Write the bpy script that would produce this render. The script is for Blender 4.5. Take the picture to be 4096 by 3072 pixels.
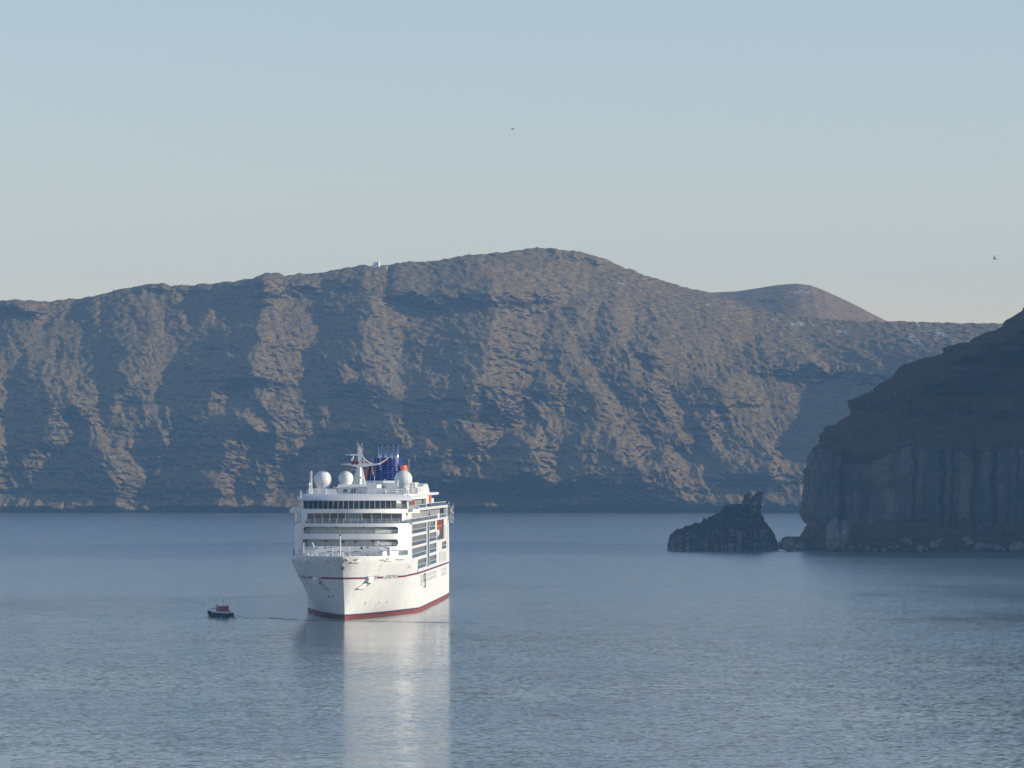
import bpy, bmesh, math, random
import numpy as np
from mathutils import Vector, Matrix
for _o in list(bpy.data.objects): bpy.data.objects.remove(_o)
SC = bpy.context.scene
COL = SC.collection
R = math.radians
random.seed(7)
# ------------------------------------------------------------------ camera
F = 20800.0          # focal length in photo pixels (photo 4096 wide)
CX, CY = 2048.0, 1536.0
HOR = 1911.0         # row of the true horizon
H = 31.6             # camera height above the sea
cd = bpy.data.cameras.new('camera'); cam = bpy.data.objects.new('camera', cd); COL.objects.link(cam)
cd.sensor_width = 36.0; cd.lens = 36.0*F/4096.0
cd.clip_start = 1.0; cd.clip_end = 60000.0
cam.location = (0, 0, H); cam.rotation_euler = (R(90)+math.atan((HOR-CY)/F), 0, 0)
SC.camera = cam
# ------------------------------------------------------------------ sky, sun, exposure
SUN_EL = 15.0        # degrees above the sea
SUN_AZ = 96.5        # clockwise from the view direction (+Y): to the right, a little towards the camera
w = bpy.data.worlds.new('World'); SC.world = w; w.use_nodes = True
nt = w.node_tree; bg = nt.nodes['Background']
sky = nt.nodes.new('ShaderNodeTexSky'); sky.sky_type = 'NISHITA'; sky.sun_disc = False
sky.sun_elevation = R(SUN_EL); sky.sun_rotation = R(SUN_AZ)
sky.air_density = 1.0; sky.dust_density = 0.0; sky.ozone_density = 2.4; sky.altitude = 30
tint = nt.nodes.new('ShaderNodeMix'); tint.data_type = 'RGBA'; tint.blend_type = 'MULTIPLY'; tint.inputs[0].default_value = 1.0
tint.inputs[7].default_value = (.96, .812, .838, 1)
nt.links.new(sky.outputs[0], tint.inputs[6]); nt.links.new(tint.outputs[2], bg.inputs[0]); bg.inputs[1].default_value = 0.15
ld = bpy.data.lights.new('sun', 'SUN'); ld.energy = 4.6; ld.angle = R(0.5); ld.color = (1.0, 0.91, 0.77)
sun = bpy.data.objects.new('sun', ld); COL.objects.link(sun)
sdir = Vector((math.sin(R(SUN_AZ))*math.cos(R(SUN_EL)), math.cos(R(SUN_AZ))*math.cos(R(SUN_EL)), math.sin(R(SUN_EL))))
sun.rotation_euler = sdir.to_track_quat('Z', 'Y').to_euler(); sun.location = (900, 300, 600)
SC.view_settings.view_transform = 'Standard'; SC.view_settings.look = 'None'
SC.view_settings.exposure = 0.26; SC.view_settings.gamma = 1.0
SC.cycles.volume_bounces = 1; SC.cycles.max_bounces = 8
HAZE_DENSITY = 0.000078
HAZE_COLOR = (0.27, 0.51, 0.82)

# ------------------------------------------------------------------ helpers
def wz(py, Y): return H - (py-HOR)*Y/F
def wx(px, Y): return (px-CX)*Y/F

def tag(o, label=None, cat=None, group=None, kind=None):
    if label: o['label'] = label
    if cat: o['category'] = cat
    if group: o['group'] = group
    if kind: o['kind'] = kind
    return o

def empty(name, loc, rz=0):
    o = bpy.data.objects.new(name, None); COL.objects.link(o)
    o.location = loc; o.rotation_euler = (0, 0, rz); o.empty_display_size = 0.5
    return o

class MB:
    """collects shapes, builds them as one mesh object"""
    def __init__(s): s.v = []; s.f = []; s.m = []; s.mi = 0; s.cut = []
    def add(s, vs, fs):
        n = len(s.v); s.cut.append((n, len(s.f))); s.v += [tuple(p) for p in vs]
        for f in fs: s.f.append(tuple(i+n for i in f)); s.m.append(s.mi)
    def box(s, x0, x1, y0, y1, z0, z1):
        s.add([(x0,y0,z0),(x1,y0,z0),(x1,y1,z0),(x0,y1,z0),(x0,y0,z1),(x1,y0,z1),(x1,y1,z1),(x0,y1,z1)],
              [(0,3,2,1),(4,5,6,7),(0,1,5,4),(1,2,6,5),(2,3,7,6),(3,0,4,7)])
    def prism(s, pts, z0, z1, sx=1.0, c=None):
        """vertical prism from plan points (counter-clockwise), top optionally scaled"""
        n = len(pts)
        if c is None: c = (sum(p[0] for p in pts)/n, sum(p[1] for p in pts)/n)
        vs = [(p[0],p[1],z0) for p in pts] + [(c[0]+(p[0]-c[0])*sx, c[1]+(p[1]-c[1])*sx, z1) for p in pts]
        fs = [tuple(reversed(range(n))), tuple(range(n,2*n))] + [(i,(i+1)%n,n+(i+1)%n,n+i) for i in range(n)]
        s.add(vs, fs)
    def tube(s, pts, r, n=8, r2=None, cap=True):
        pts = [Vector(p) for p in pts]; m = len(pts)
        rings = []
        for i, p in enumerate(pts):
            d = (pts[min(i+1,m-1)]-pts[max(i-1,0)]).normalized()
            up = Vector((0,0,1)) if abs(d.z) < 0.9 else Vector((1,0,0))
            a = d.cross(up).normalized(); b = d.cross(a).normalized()
            rr = r if r2 is None else r+(r2-r)*i/(m-1)
            rings.append([p+a*(rr*math.cos(2*math.pi*k/n))+b*(rr*math.sin(2*math.pi*k/n)) for k in range(n)])
        vs = [q for g in rings for q in g]; fs = []
        for i in range(m-1):
            for k in range(n):
                fs.append((i*n+k, (i+1)*n+k, (i+1)*n+(k+1)%n, i*n+(k+1)%n))
        if cap: fs += [tuple(range(n)), tuple(reversed(range((m-1)*n, m*n)))]
        s.add(vs, fs)
    def lathe(s, prof, c, n=24, ax='z'):
        """prof: list of (radius, height) from bottom to top"""
        vs = []; fs = []; m = len(prof)
        for (r, h) in prof:
            for k in range(n):
                a = 2*math.pi*k/n; u, v = r*math.cos(a), r*math.sin(a)
                if ax == 'z': vs.append((c[0]+u, c[1]+v, c[2]+h))
                elif ax == 'y': vs.append((c[0]+u, c[1]+h, c[2]+v))
                else: vs.append((c[0]+h, c[1]+u, c[2]+v))
        for i in range(m-1):
            for k in range(n):
                fs.append((i*n+k, i*n+(k+1)%n, (i+1)*n+(k+1)%n, (i+1)*n+k))
        fs += [tuple(reversed(range(n))), tuple(range((m-1)*n, m*n))]
        s.add(vs, fs)
    def sphere(s, c, r, n=24, m=14, sz=1.0):
        prof = [(max(1e-3, r*math.sin(math.pi*i/m)), -r*sz*math.cos(math.pi*i/m)) for i in range(m+1)]
        s.lathe(prof, c, n)
    def quad(s, a, b, c, d): s.add([a,b,c,d], [(0,1,2,3)])
    def slab(s, pts, off):
        """flat polygon thickened by the vector off"""
        n = len(pts); vs = [Vector(p) for p in pts]+[Vector(p)+Vector(off) for p in pts]
        s.add(vs, [tuple(reversed(range(n))), tuple(range(n,2*n))]+[(i,(i+1)%n,n+(i+1)%n,n+i) for i in range(n)])
    def grid(s, P, closed=False, keep=None):
        """P[i][j] points"""
        ni = len(P); nj = len(P[0]); vs = [q for row in P for q in row]; fs = []
        for i in range(ni-1):
            for j in range(nj-1 + (1 if closed else 0)):
                if keep and not keep(i, j): continue
                j2 = (j+1) % nj
                fs.append((i*nj+j, i*nj+j2, (i+1)*nj+j2, (i+1)*nj+j))
        s.add(vs, fs)
    def parts(s, name, mats, parent=None, smooth=False):
        """every piece an object of its own"""
        out = []; cut = s.cut+[(len(s.v), len(s.f))]
        for (v0, f0), (v1, f1) in zip(cut[:-1], cut[1:]):
            q = MB(); q.add(s.v[v0:v1], [tuple(i-v0 for i in f) for f in s.f[f0:f1]]); q.m = s.m[f0:f1]
            out.append(q.build(name, mats, parent, smooth))
        return out
    def build(s, name, mats, parent=None, smooth=False, fix=True):
        me = bpy.data.meshes.new(name); me.from_pydata(s.v, [], s.f)
        if not isinstance(mats, (list, tuple)): mats = [mats]
        for m in mats: me.materials.append(m)
        me.polygons.foreach_set('material_index', s.m)
        if fix:
            bm = bmesh.new(); bm.from_mesh(me); bmesh.ops.recalc_face_normals(bm, faces=bm.faces); bm.to_mesh(me); bm.free()
        if smooth: me.polygons.foreach_set('use_smooth', [True]*len(me.polygons))
        me.update()
        o = bpy.data.objects.new(name, me); COL.objects.link(o)
        if parent: o.parent = parent
        return o

def gridmesh(name, X, Y, Z, mats, parent=None, smooth=True, flip=False, mi=None):
    """numpy 2-D arrays -> one mesh object"""
    ni, nj = X.shape
    co = np.stack([X, Y, Z], -1).reshape(-1, 3).astype(np.float32)
    i = np.arange(ni-1)[:, None]*nj + np.arange(nj-1)[None, :]
    q = np.stack([i, i+1, i+nj+1, i+nj], -1).reshape(-1, 4)
    if flip: q = q[:, ::-1]
    me = bpy.data.meshes.new(name)
    me.vertices.add(len(co)); me.vertices.foreach_set('co', co.ravel())
    me.loops.add(q.size); me.loops.foreach_set('vertex_index', q.ravel().astype(np.int32))
    me.polygons.add(len(q)); me.polygons.foreach_set('loop_start', np.arange(0, q.size, 4, dtype=np.int32))
    me.polygons.foreach_set('loop_total', np.full(len(q), 4, dtype=np.int32))
    if mi is not None: me.polygons.foreach_set('material_index', mi.ravel().astype(np.int32))
    me.update(calc_edges=True)
    me.polygons.foreach_set('use_smooth', np.full(len(q), smooth))
    if not isinstance(mats, (list, tuple)): mats = [mats]
    for m in mats: me.materials.append(m)
    me.validate()
    o = bpy.data.objects.new(name, me); COL.objects.link(o)
    if parent: o.parent = parent
    return o

_rng = np.random.RandomState(11)
_perm = np.concatenate([_rng.permutation(256)]*2)
_grad = _rng.uniform(-1, 1, (256, 3)); _grad /= np.linalg.norm(_grad, axis=1)[:, None]
def perlin(x, y, z=0.0, seed=0):
    x, y, z = np.broadcast_arrays(np.asarray(x, float)+seed*17.3, np.asarray(y, float)+seed*5.1, np.asarray(z, float))
    xi = np.floor(x).astype(int); yi = np.floor(y).astype(int); zi = np.floor(z).astype(int)
    xf = x-xi; yf = y-yi; zf = z-zi
    fade = lambda t: t*t*t*(t*(t*6-15)+10)
    u, v, w_ = fade(xf), fade(yf), fade(zf); out = 0
    for dx in (0, 1):
        for dy in (0, 1):
            for dz in (0, 1):
                h = _perm[(_perm[(_perm[(xi+dx) & 255]+yi+dy) & 255]+zi+dz) & 255]; g = _grad[h]
                d = g[..., 0]*(xf-dx)+g[..., 1]*(yf-dy)+g[..., 2]*(zf-dz)
                out = out + d*(u if dx else 1-u)*(v if dy else 1-v)*(w_ if dz else 1-w_)
    return out*1.6
def fbm(x, y, z=0.0, oct=5, seed=0, gain=0.5, ridged=False):
    out = 0; a = 1.0; s = 1.0
    for k in range(oct):
        n = perlin(np.asarray(x)*s, np.asarray(y)*s, np.asarray(z)*s, seed+k*3)
        if ridged: n = 1-2*np.abs(n)
        out = out+a*n; a *= gain; s *= 2.03
    return out

# ------------------------------------------------------------------ materials
def new_mat(name, color=(.8,.8,.8), rough=.5, metal=0.0, spec=0.5):
    m = bpy.data.materials.new(name); m.use_nodes = True
    b = m.node_tree.nodes['Principled BSDF']
    b.inputs['Base Color'].default_value = (*color, 1); b.inputs['Roughness'].default_value = rough
    b.inputs['Metallic'].default_value = metal; b.inputs['Specular IOR Level'].default_value = spec
    return m, m.node_tree, b
def N(t, typ, **kw):
    n = t.nodes.new(typ)
    for k, v in kw.items(): setattr(n, k, v)
    return n
def ramp(t, fac, stops):
    r = N(t, 'ShaderNodeValToRGB'); e = r.color_ramp.elements
    while len(e) < len(stops): e.new(0.5)
    for i, (p, c) in enumerate(stops):
        e[i].position = p; e[i].color = (*c, 1) if len(c) == 3 else c
    t.links.new(fac, r.inputs[0]); return r
def noise(t, vec, scale, detail=4, rough=.55, stretch=None, off=None):
    if stretch or off:
        mp = N(t, 'ShaderNodeMapping'); mp.inputs['Scale'].default_value = stretch or (1,1,1)
        if off: mp.inputs['Location'].default_value = off
        t.links.new(vec, mp.inputs[0]); vec = mp.outputs[0]
    n = N(t, 'ShaderNodeTexNoise'); n.inputs['Scale'].default_value = scale
    n.inputs['Detail'].default_value = detail; n.inputs['Roughness'].default_value = rough
    t.links.new(vec, n.inputs['Vector']); return n
def mixc(t, fac, a, b, typ='MIX'):
    m = N(t, 'ShaderNodeMix', data_type='RGBA', blend_type=typ)
    if isinstance(fac, (int, float)): m.inputs[0].default_value = fac
    else: t.links.new(fac, m.inputs[0])
    for sock, v in ((m.inputs[6], a), (m.inputs[7], b)):
        if isinstance(v, tuple): sock.default_value = (*v, 1)
        else: t.links.new(v, sock)
    return m
def simple(name, color, rough=.5, metal=0.0, var=0.12, scale=0.7, stretch=(1,1,1)):
    """painted / plain surface with slight tonal variation"""
    m, t, b = new_mat(name, color, rough, metal)
    tc = N(t, 'ShaderNodeTexCoord')
    n = noise(t, tc.outputs['Object'], scale, 5, .6, stretch)
    dark = tuple(c*(1-var*1.6) for c in color); lite = tuple(min(.9, c*(1+var*.5)) for c in color)
    r = ramp(t, n.outputs[0], [(.3, dark), (.6, color), (.8, lite)])
    t.links.new(r.outputs[0], b.inputs['Base Color'])
    return m
# ------------------------------------------------------------------ land materials
def rock_mat(name, c_dark, c_mid, c_grass, grass_amt, scale, strata=1.0, lay_map=None, ledges=0):
    m, t, b = new_mat(name, c_mid, .95, 0, .15)
    tc = N(t, 'ShaderNodeTexCoord'); P = tc.outputs['Object']
    n1 = noise(t, P, scale, 8, .62, (1, 1, 2.4))
    base = ramp(t, n1.outputs[0], [(.30, c_dark), (.52, c_mid), (.72, tuple(min(1, x*1.5) for x in c_mid))])
    # layered rock: bands that follow height
    n2 = noise(t, P, scale*1.2, 6, .6, lay_map or (.25, .25, 9*strata))
    lay = ramp(t, n2.outputs[0], [(.36, (.50, .49, .50)), (.47, (.9, .9, .9)), (.55, (1.1, 1.06, 1.0)), (.66, (1.7, 1.5, 1.25))])
    c = mixc(t, 1.0, base.outputs[0], lay.outputs[0], 'MULTIPLY')
    geo = N(t, 'ShaderNodeNewGeometry'); sp = N(t, 'ShaderNodeSeparateXYZ'); t.links.new(geo.outputs['Normal'], sp.inputs[0])
    n3 = noise(t, P, scale*2.3, 7, .65, (1, 1, 3))
    ad = N(t, 'ShaderNodeMath', operation='ADD'); t.links.new(sp.outputs[2], ad.inputs[0]); t.links.new(n3.outputs[0], ad.inputs[1])
    mask = ramp(t, ad.outputs[0], [(1.0-grass_amt, (0, 0, 0)), (1.18-grass_amt, (1, 1, 1))])
    n4 = noise(t, P, scale*6, 5, .7)
    gr = ramp(t, n4.outputs[0], [(.35, tuple(x*.55 for x in c_grass)), (.55, c_grass), (.75, tuple(min(1, x*1.35) for x in c_grass))])
    c2 = mixc(t, mask.outputs[0], c.outputs[2], gr.outputs[0])
    out = c2.outputs[2]
    t.links.new(out, b.inputs['Base Color'])
    bp = N(t, 'ShaderNodeBump'); bp.inputs['Strength'].default_value = .9; bp.inputs['Distance'].default_value = 1.2/(scale*20)
    if ledges:
        mp = N(t, 'ShaderNodeMapping'); mp.inputs['Rotation'].default_value = (0, R(9), 0); t.links.new(P, mp.inputs[0])
        nl = noise(t, mp.outputs[0], scale*4, 6, .6, (.16, .16, 5.0)); bl = N(t, 'ShaderNodeBump'); bl.inputs['Strength'].default_value = 1.0; bl.inputs['Distance'].default_value = ledges
        t.links.new(nl.outputs[0], bl.inputs['Height']); t.links.new(bl.outputs[0], bp.inputs['Normal'])
    n5 = noise(t, P, scale*7, 8, .65, (1, 1, 3.2)); t.links.new(n5.outputs[0], bp.inputs['Height'])
    t.links.new(bp.outputs[0], b.inputs['Normal'])
    return m, t, b
M_HILL = rock_mat('hill_rock', (.016, .0125, .009), (.044, .031, .0185), (.23, .155, .068), .12, .022, ledges=5.0)[0]
M_CONE = rock_mat('cone_scrub', (.085, .054, .036), (.14, .085, .052), (.24, .16, .09), .45, .02)[0]
M_CLIFF = rock_mat('cliff_rock', (.020, .019, .018), (.056, .050, .045), (.085, .058, .030), .2, .07, .6, (1, 1, 3))[0]
M_WALL = rock_mat('cliff_wall_rock', (.050, .050, .053), (.100, .097, .098), (.05, .045, .035), .02, .07, .6, (2.0, 1, .22))[0]
M_STACK = rock_mat('stack_rock', (.055, .052, .052), (.155, .148, .142), (.035, .032, .026), .3, .16, .4, (3, 1, .3))[0]
M_BOULDER = rock_mat('boulder_rock', (.13, .125, .12), (.21, .20, .19), (.17, .16, .14), .05, .4, .4, (1.2, 1, .6))[0]
M_SCREE = simple('pale_scree', (.36, .35, .33), .9, 0, .35, .15)

# ------------------------------------------------------------------ sea
def water_mat():
    m, t, b = new_mat('sea_water', (.07, .10, .112), .2, 0, .5)
    b.inputs['IOR'].default_value = 1.8
    tc = N(t, 'ShaderNodeTexCoord'); P = tc.outputs['Object']
    # wind: calm slicks and ruffled lanes, with more breeze out in the open bay
    wind = noise(t, P, .011, 6, .66, (1, .5, 1))
    wm = ramp(t, wind.outputs[0], [(.38, (0, 0, 0)), (.58, (1, 1, 1))])
    sp = N(t, 'ShaderNodeSeparateXYZ'); t.links.new(P, sp.inputs[0])
    far_ = N(t, 'ShaderNodeMapRange'); t.links.new(sp.outputs[1], far_.inputs[0])
    far_.inputs[1].default_value = 900; far_.inputs[2].default_value = 2600; far_.inputs[3].default_value = 0; far_.inputs[4].default_value = FAR_ADD
    rr = N(t, 'ShaderNodeMapRange'); t.links.new(wm.outputs[0], rr.inputs[0])
    rr.inputs[3].default_value = ROUGH_CALM; rr.inputs[4].default_value = ROUGH_WIND
    ra = N(t, 'ShaderNodeMath', operation='ADD'); t.links.new(rr.outputs[0], ra.inputs[0]); t.links.new(far_.outputs[0], ra.inputs[1])
    t.links.new(ra.outputs[0], b.inputs['Roughness'])
    # ripples: surface slopes taken straight from noise, fine ones strongest where the wind blows
    def slopes(sc, st, k, off):
        n = noise(t, P, sc, 3, .55, st, off); v = N(t, 'ShaderNodeVectorMath', operation='SUBTRACT')
        t.links.new(n.outputs['Color'], v.inputs[0]); v.inputs[1].default_value = (.5, .5, .5)
        v2 = N(t, 'ShaderNodeVectorMath', operation='MULTIPLY'); t.links.new(v.outputs[0], v2.inputs[0]); v2.inputs[1].default_value = (k*.6, k, 0)
        return v2.outputs[0]
    s1 = N(t, 'ShaderNodeMapRange'); t.links.new(wm.outputs[0], s1.inputs[0]); s1.inputs[3].default_value = .25; s1.inputs[4].default_value = 1.0
    f1 = slopes(1.5, (.75, 1, 1), WAVE, (0, 0, 0)); f2 = slopes(.24, (.7, 1, 1), WAVE*.22, (13, 5, 0)); f3 = slopes(.03, (1, .5, 1), SWELL, (3, 50, 0))
    a1 = N(t, 'ShaderNodeVectorMath', operation='ADD'); t.links.new(f1, a1.inputs[0]); t.links.new(f2, a1.inputs[1])
    m1 = N(t, 'ShaderNodeVectorMath', operation='SCALE'); t.links.new(a1.outputs[0], m1.inputs[0]); t.links.new(s1.outputs[0], m1.inputs['Scale'])
    a2 = N(t, 'ShaderNodeVectorMath', operation='ADD'); t.links.new(m1.outputs[0], a2.inputs[0]); t.links.new(f3, a2.inputs[1])
    a3 = N(t, 'ShaderNodeVectorMath', operation='ADD'); t.links.new(a2.outputs[0], a3.inputs[0]); a3.inputs[1].default_value = (0, 0, 1)
    nn = N(t, 'ShaderNodeVectorMath', operation='NORMALIZE'); t.links.new(a3.outputs[0], nn.inputs[0]); t.links.new(nn.outputs[0], b.inputs['Normal'])
    return m
ROUGH_CALM, ROUGH_WIND, WAVE, SWELL, FAR_ADD = .10, .12, .58, .02, .17
M_WATER = water_mat()
xs = np.linspace(-3400, 3400, 69); ys = np.linspace(-280, 7800, 82)
X, Y = np.meshgrid(xs, ys)
tag(gridmesh('sea', X, Y, X*0, M_WATER, smooth=False), kind='structure')

# ------------------------------------------------------------------ far island: caldera wall
def lut(pts, x): 
    p = np.array(pts, float); return np.interp(x, p[:, 0], p[:, 1])
RIM = [(-6000,1500),(-3000,1330),(-1500,1260),(-600,1215),(0,1208),(40,1202),(100,1202),(200,1208),(259,1200),(370,1189),(420,1176),(481,1157),(540,1148),(580,1139),(611,1134),(660,1138),(685,1143),(780,1141),(870,1133),(940,1126),(1000,1120),(1040,1105),(1065,1093),(1111,1093),(1139,1102),(1204,1092),(1278,1093),(1370,1074),(1430,1066),(1463,1060),(1490,1063),(1556,1064),(1580,1054),(1611,1049),(1722,1047),(1800,1036),(1870,1024),(2019,1011),(2093,1001),(2148,993),(2222,997),(2324,1013),(2408,1033),(2482,1063),(2593,1107),(2704,1139),(2834,1170),(2900,1190),(3000,1232),(3100,1252),(3221,1270),(3443,1287),(3530,1284),(3686,1289),(3815,1293),(4000,1295),(4100,1297),(4600,1330),(5500,1400),(8000,1600)]
# sunlit right-hand flanks of the spurs as (row, left, right) in the photo: each crest is at left, each gully at right
def Z2(z, o=(0, 1100), k=1.58): return [(o[1]+b/k, o[0]+l/k, o[0]+r/k) for (b, l, r) in z]
A2 = lambda z: Z2(z, (0, 1100)); A3 = lambda z: Z2(z, (1200, 950)); A4 = lambda z: Z2(z, (2400, 1050))
BANDS = [
 A2([(120,130,420),(300,130,500),(450,100,660),(600,250,640),(800,420,640),(900,560,660),(1000,580,790),(1100,670,860),(1200,690,930),(1300,760,925),(1400,780,920),(1500,790,915)]),
 A2([(60,560,900),(150,560,1000),(300,540,1060),(450,800,1240),(600,770,1070),(720,860,1085),(800,720,1085),(900,700,990),(1000,760,900),(1060,800,880)]),
 A2([(110,1110,1190),(300,1105,1195),(380,1100,1200)]),
 A2([(870,1060,1090),(950,1060,1110),(1080,1060,1160),(1200,1040,1110),(1260,1000,1050)]),
 A2([(170,1340,1380),(230,1310,1380),(300,1320,1370),(340,1240,1290)]),
 A2([(20,1650,1900),(120,1690,1850),(300,1640,2030),(380,1640,2020),(450,1640,1950),(540,1600,1920),(600,1570,1920),(700,1640,1950),(800,1620,1950),(900,1780,1950),(960,1740,1970),(1040,1745,2030),(1110,1800,2060),(1200,1780,1890),(1300,1770,1830)]),
 A2([(720,1400,1490),(780,1350,1480),(830,1340,1370)]),
 A2([(850,1500,1600),(920,1580,1690),(1000,1640,1700),(1050,1460,1590),(1190,1460,1590),(1260,1400,1500),(1350,1410,1530),(1450,1415,1530)]),
 A2([(1180,1700,1740),(1300,1690,1750),(1430,1710,1760)]),
 A2([(1060,2000,2060),(1140,2020,2080),(1200,2070,2130),(1280,2090,2150)]),
 A2([(1100,240,310),(1200,190,395),(1280,60,380),(1400,60,370),(1480,60,300)]),
 A2([(890,380,480),(960,340,470),(1060,330,460),(1150,330,400)]),
 A2([(480,0,190),(560,0,100),(680,0,40)]),
 A3([(400,460,560),(500,460,700),(560,410,700),(660,390,650),(760,400,620),(850,460,620),(920,520,600),(970,560,600)]),
 A3([(820,290,330),(850,290,405),(870,320,400)]),
 A3([(1000,190,270),(1060,130,290),(1150,130,200)]),
 A3([(1110,620,650),(1180,610,670),(1240,630,700),(1310,700,720)]),
 A3([(120,1080,2000),(200,1150,1900),(300,1200,1800),(380,1240,1780),(460,1240,1500),(550,1210,1560),(640,1200,1520),(740,1190,1500),(850,1170,1490),(910,1190,1480),(960,1230,1390),(1030,1260,1410),(1120,1240,1410),(1200,1210,1300),(1290,1190,1260),(1350,1130,1190),(1430,1140,1160)]),
 A3([(970,1130,1190),(1060,1100,1180),(1180,1020,1140),(1240,1060,1190),(1270,1150,1190)]),
 A3([(1330,920,980),(1400,920,960),(1450,940,990),(1520,970,1030)]),
 A3([(480,1560,1640),(560,1580,1720),(660,1640,1760),(740,1640,1800),(850,1640,1890),(930,1660,1920),(1000,1860,2000),(1100,1900,2080),(1170,1880,2120),(1240,1860,2170),(1330,2000,2200),(1400,2010,2210)]),
 A3([(780,1510,1540),(850,1530,1600),(930,1570,1640),(1000,1540,1660),(1080,1480,1680),(1180,1490,1710),(1280,1500,1640),(1350,1490,1640),(1450,1510,1650),(1540,1540,1650)]),
 A3([(300,1830,1960),(420,1820,1860),(560,1720,1860),(620,1780,1860)]),
 A3([(380,1990,2110),(480,1990,2110),(560,1990,2090),(650,2020,2070)]),
 A4([(120,240,640),(200,330,1000),(280,360,1500),(340,390,1350),(450,400,1020),(520,320,820),(600,340,800),(690,350,830),(740,350,560)]),
 A4([(640,200,270),(700,210,260)]),
 A4([(400,1190,1420),(470,1100,1400),(540,980,1350),(600,1300,1440),(650,1370,1490),(680,1440,1480)]),
 A4([(700,640,900),(780,760,960),(850,800,1050),(920,840,1070),(1000,820,1100),(1080,840,1150),(1160,1050,1180),(1230,1060,1205),(1300,1050,1120),(1350,1060,1100)]),
 A4([(760,350,500),(850,350,460),(950,380,540),(1050,385,540),(1130,520,600),(1200,390,480),(1280,400,500),(1350,410,530),(1420,460,580),(1480,500,605),(1530,520,600)]),
 A4([(930,700,740),(1050,700,760),(1150,690,790),(1220,730,800),(1260,780,815)]),
 A4([(1380,320,350),(1300,320,360),(1240,200,340)][::-1]),
]
gx = np.arange(-3000, 7001, 6.0); gy = np.arange(960, 2080, 6.0)
S = np.zeros((len(gy), len(gx))); MPP = 4850/F
_rb = random.Random(5)
extra = []
for k in range(9):      # spurs outside the picture, so the coast goes on
    for side in (-1, 1):
        c = (-150-320*k) if side < 0 else (4150+320*k)
        extra.append([(1250, c, c+90+_rb.random()*60), (1600, c+30, c+190), (2040, c+60, c+200)])
for j, py in enumerate(gy):
    act = []
    for Bd in BANDS+extra:
        ys_ = [p[0] for p in Bd]
        y0, y1 = min(ys_), max(ys_)
        if py < y0-14 or py > y1+14: continue
        srt = sorted(Bd); l = np.interp(py, [p[0] for p in srt], [p[1] for p in srt]); r = np.interp(py, [p[0] for p in srt], [p[2] for p in srt])
        fade = min(1, max(0, (py-(y0-14))/28), max(0, ((y1+14)-py)/28))
        if py < 1330: fade *= 1.0
        act.append((l, max(r, l+14), fade))
    act.sort()
    kx = [-3000.]; ks = [0.]; cur = 0.0
    for i, (l, r, fd) in enumerate(act):
        if l <= kx[-1]+4: l = kx[-1]+4
        r = l+max(8, (r-l)*fd)
        gap = (l-kx[-1])*MPP; wl = (r-l)*MPP
        up = min(.56*gap, 92-cur)                 # shaded flank, just steep enough to lie in its own shade
        if up < .56*gap: kx.append(l-up/.56/MPP-1); ks.append(cur)
        cur += up; kx.append(l); ks.append(cur)
        cur = max(0.0, cur-min(1.5*wl+5, .25*wl+.8*cur)); kx.append(r); ks.append(cur)
    kx.append(kx[-1]+(95-cur)/.56/MPP); ks.append(95.)
    kx.append(8000.); ks.append(95.)
    S[j] = np.interp(gx, kx, ks)
def blur(a, n, ax):
    k = np.hanning(n+2)[1:-1]; k /= k.sum()
    return np.apply_along_axis(lambda v: np.convolve(np.pad(v, n//2, 'edge'), k, 'valid'), ax, a)
S = blur(blur(S, 17, 0), 3, 1)
def sampS(px, py):
    u = np.clip((px-gx[0])/6.0, 0, len(gx)-1.001); v = np.clip((py-gy[0])/6.0, 0, len(gy)-1.001)
    i = u.astype(int); j = v.astype(int); fu = u-i; fv = v-j
    return (S[j, i]*(1-fu)+S[j, i+1]*fu)*(1-fv)+(S[j+1, i]*(1-fu)+S[j+1, i+1]*fu)*fv
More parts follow.
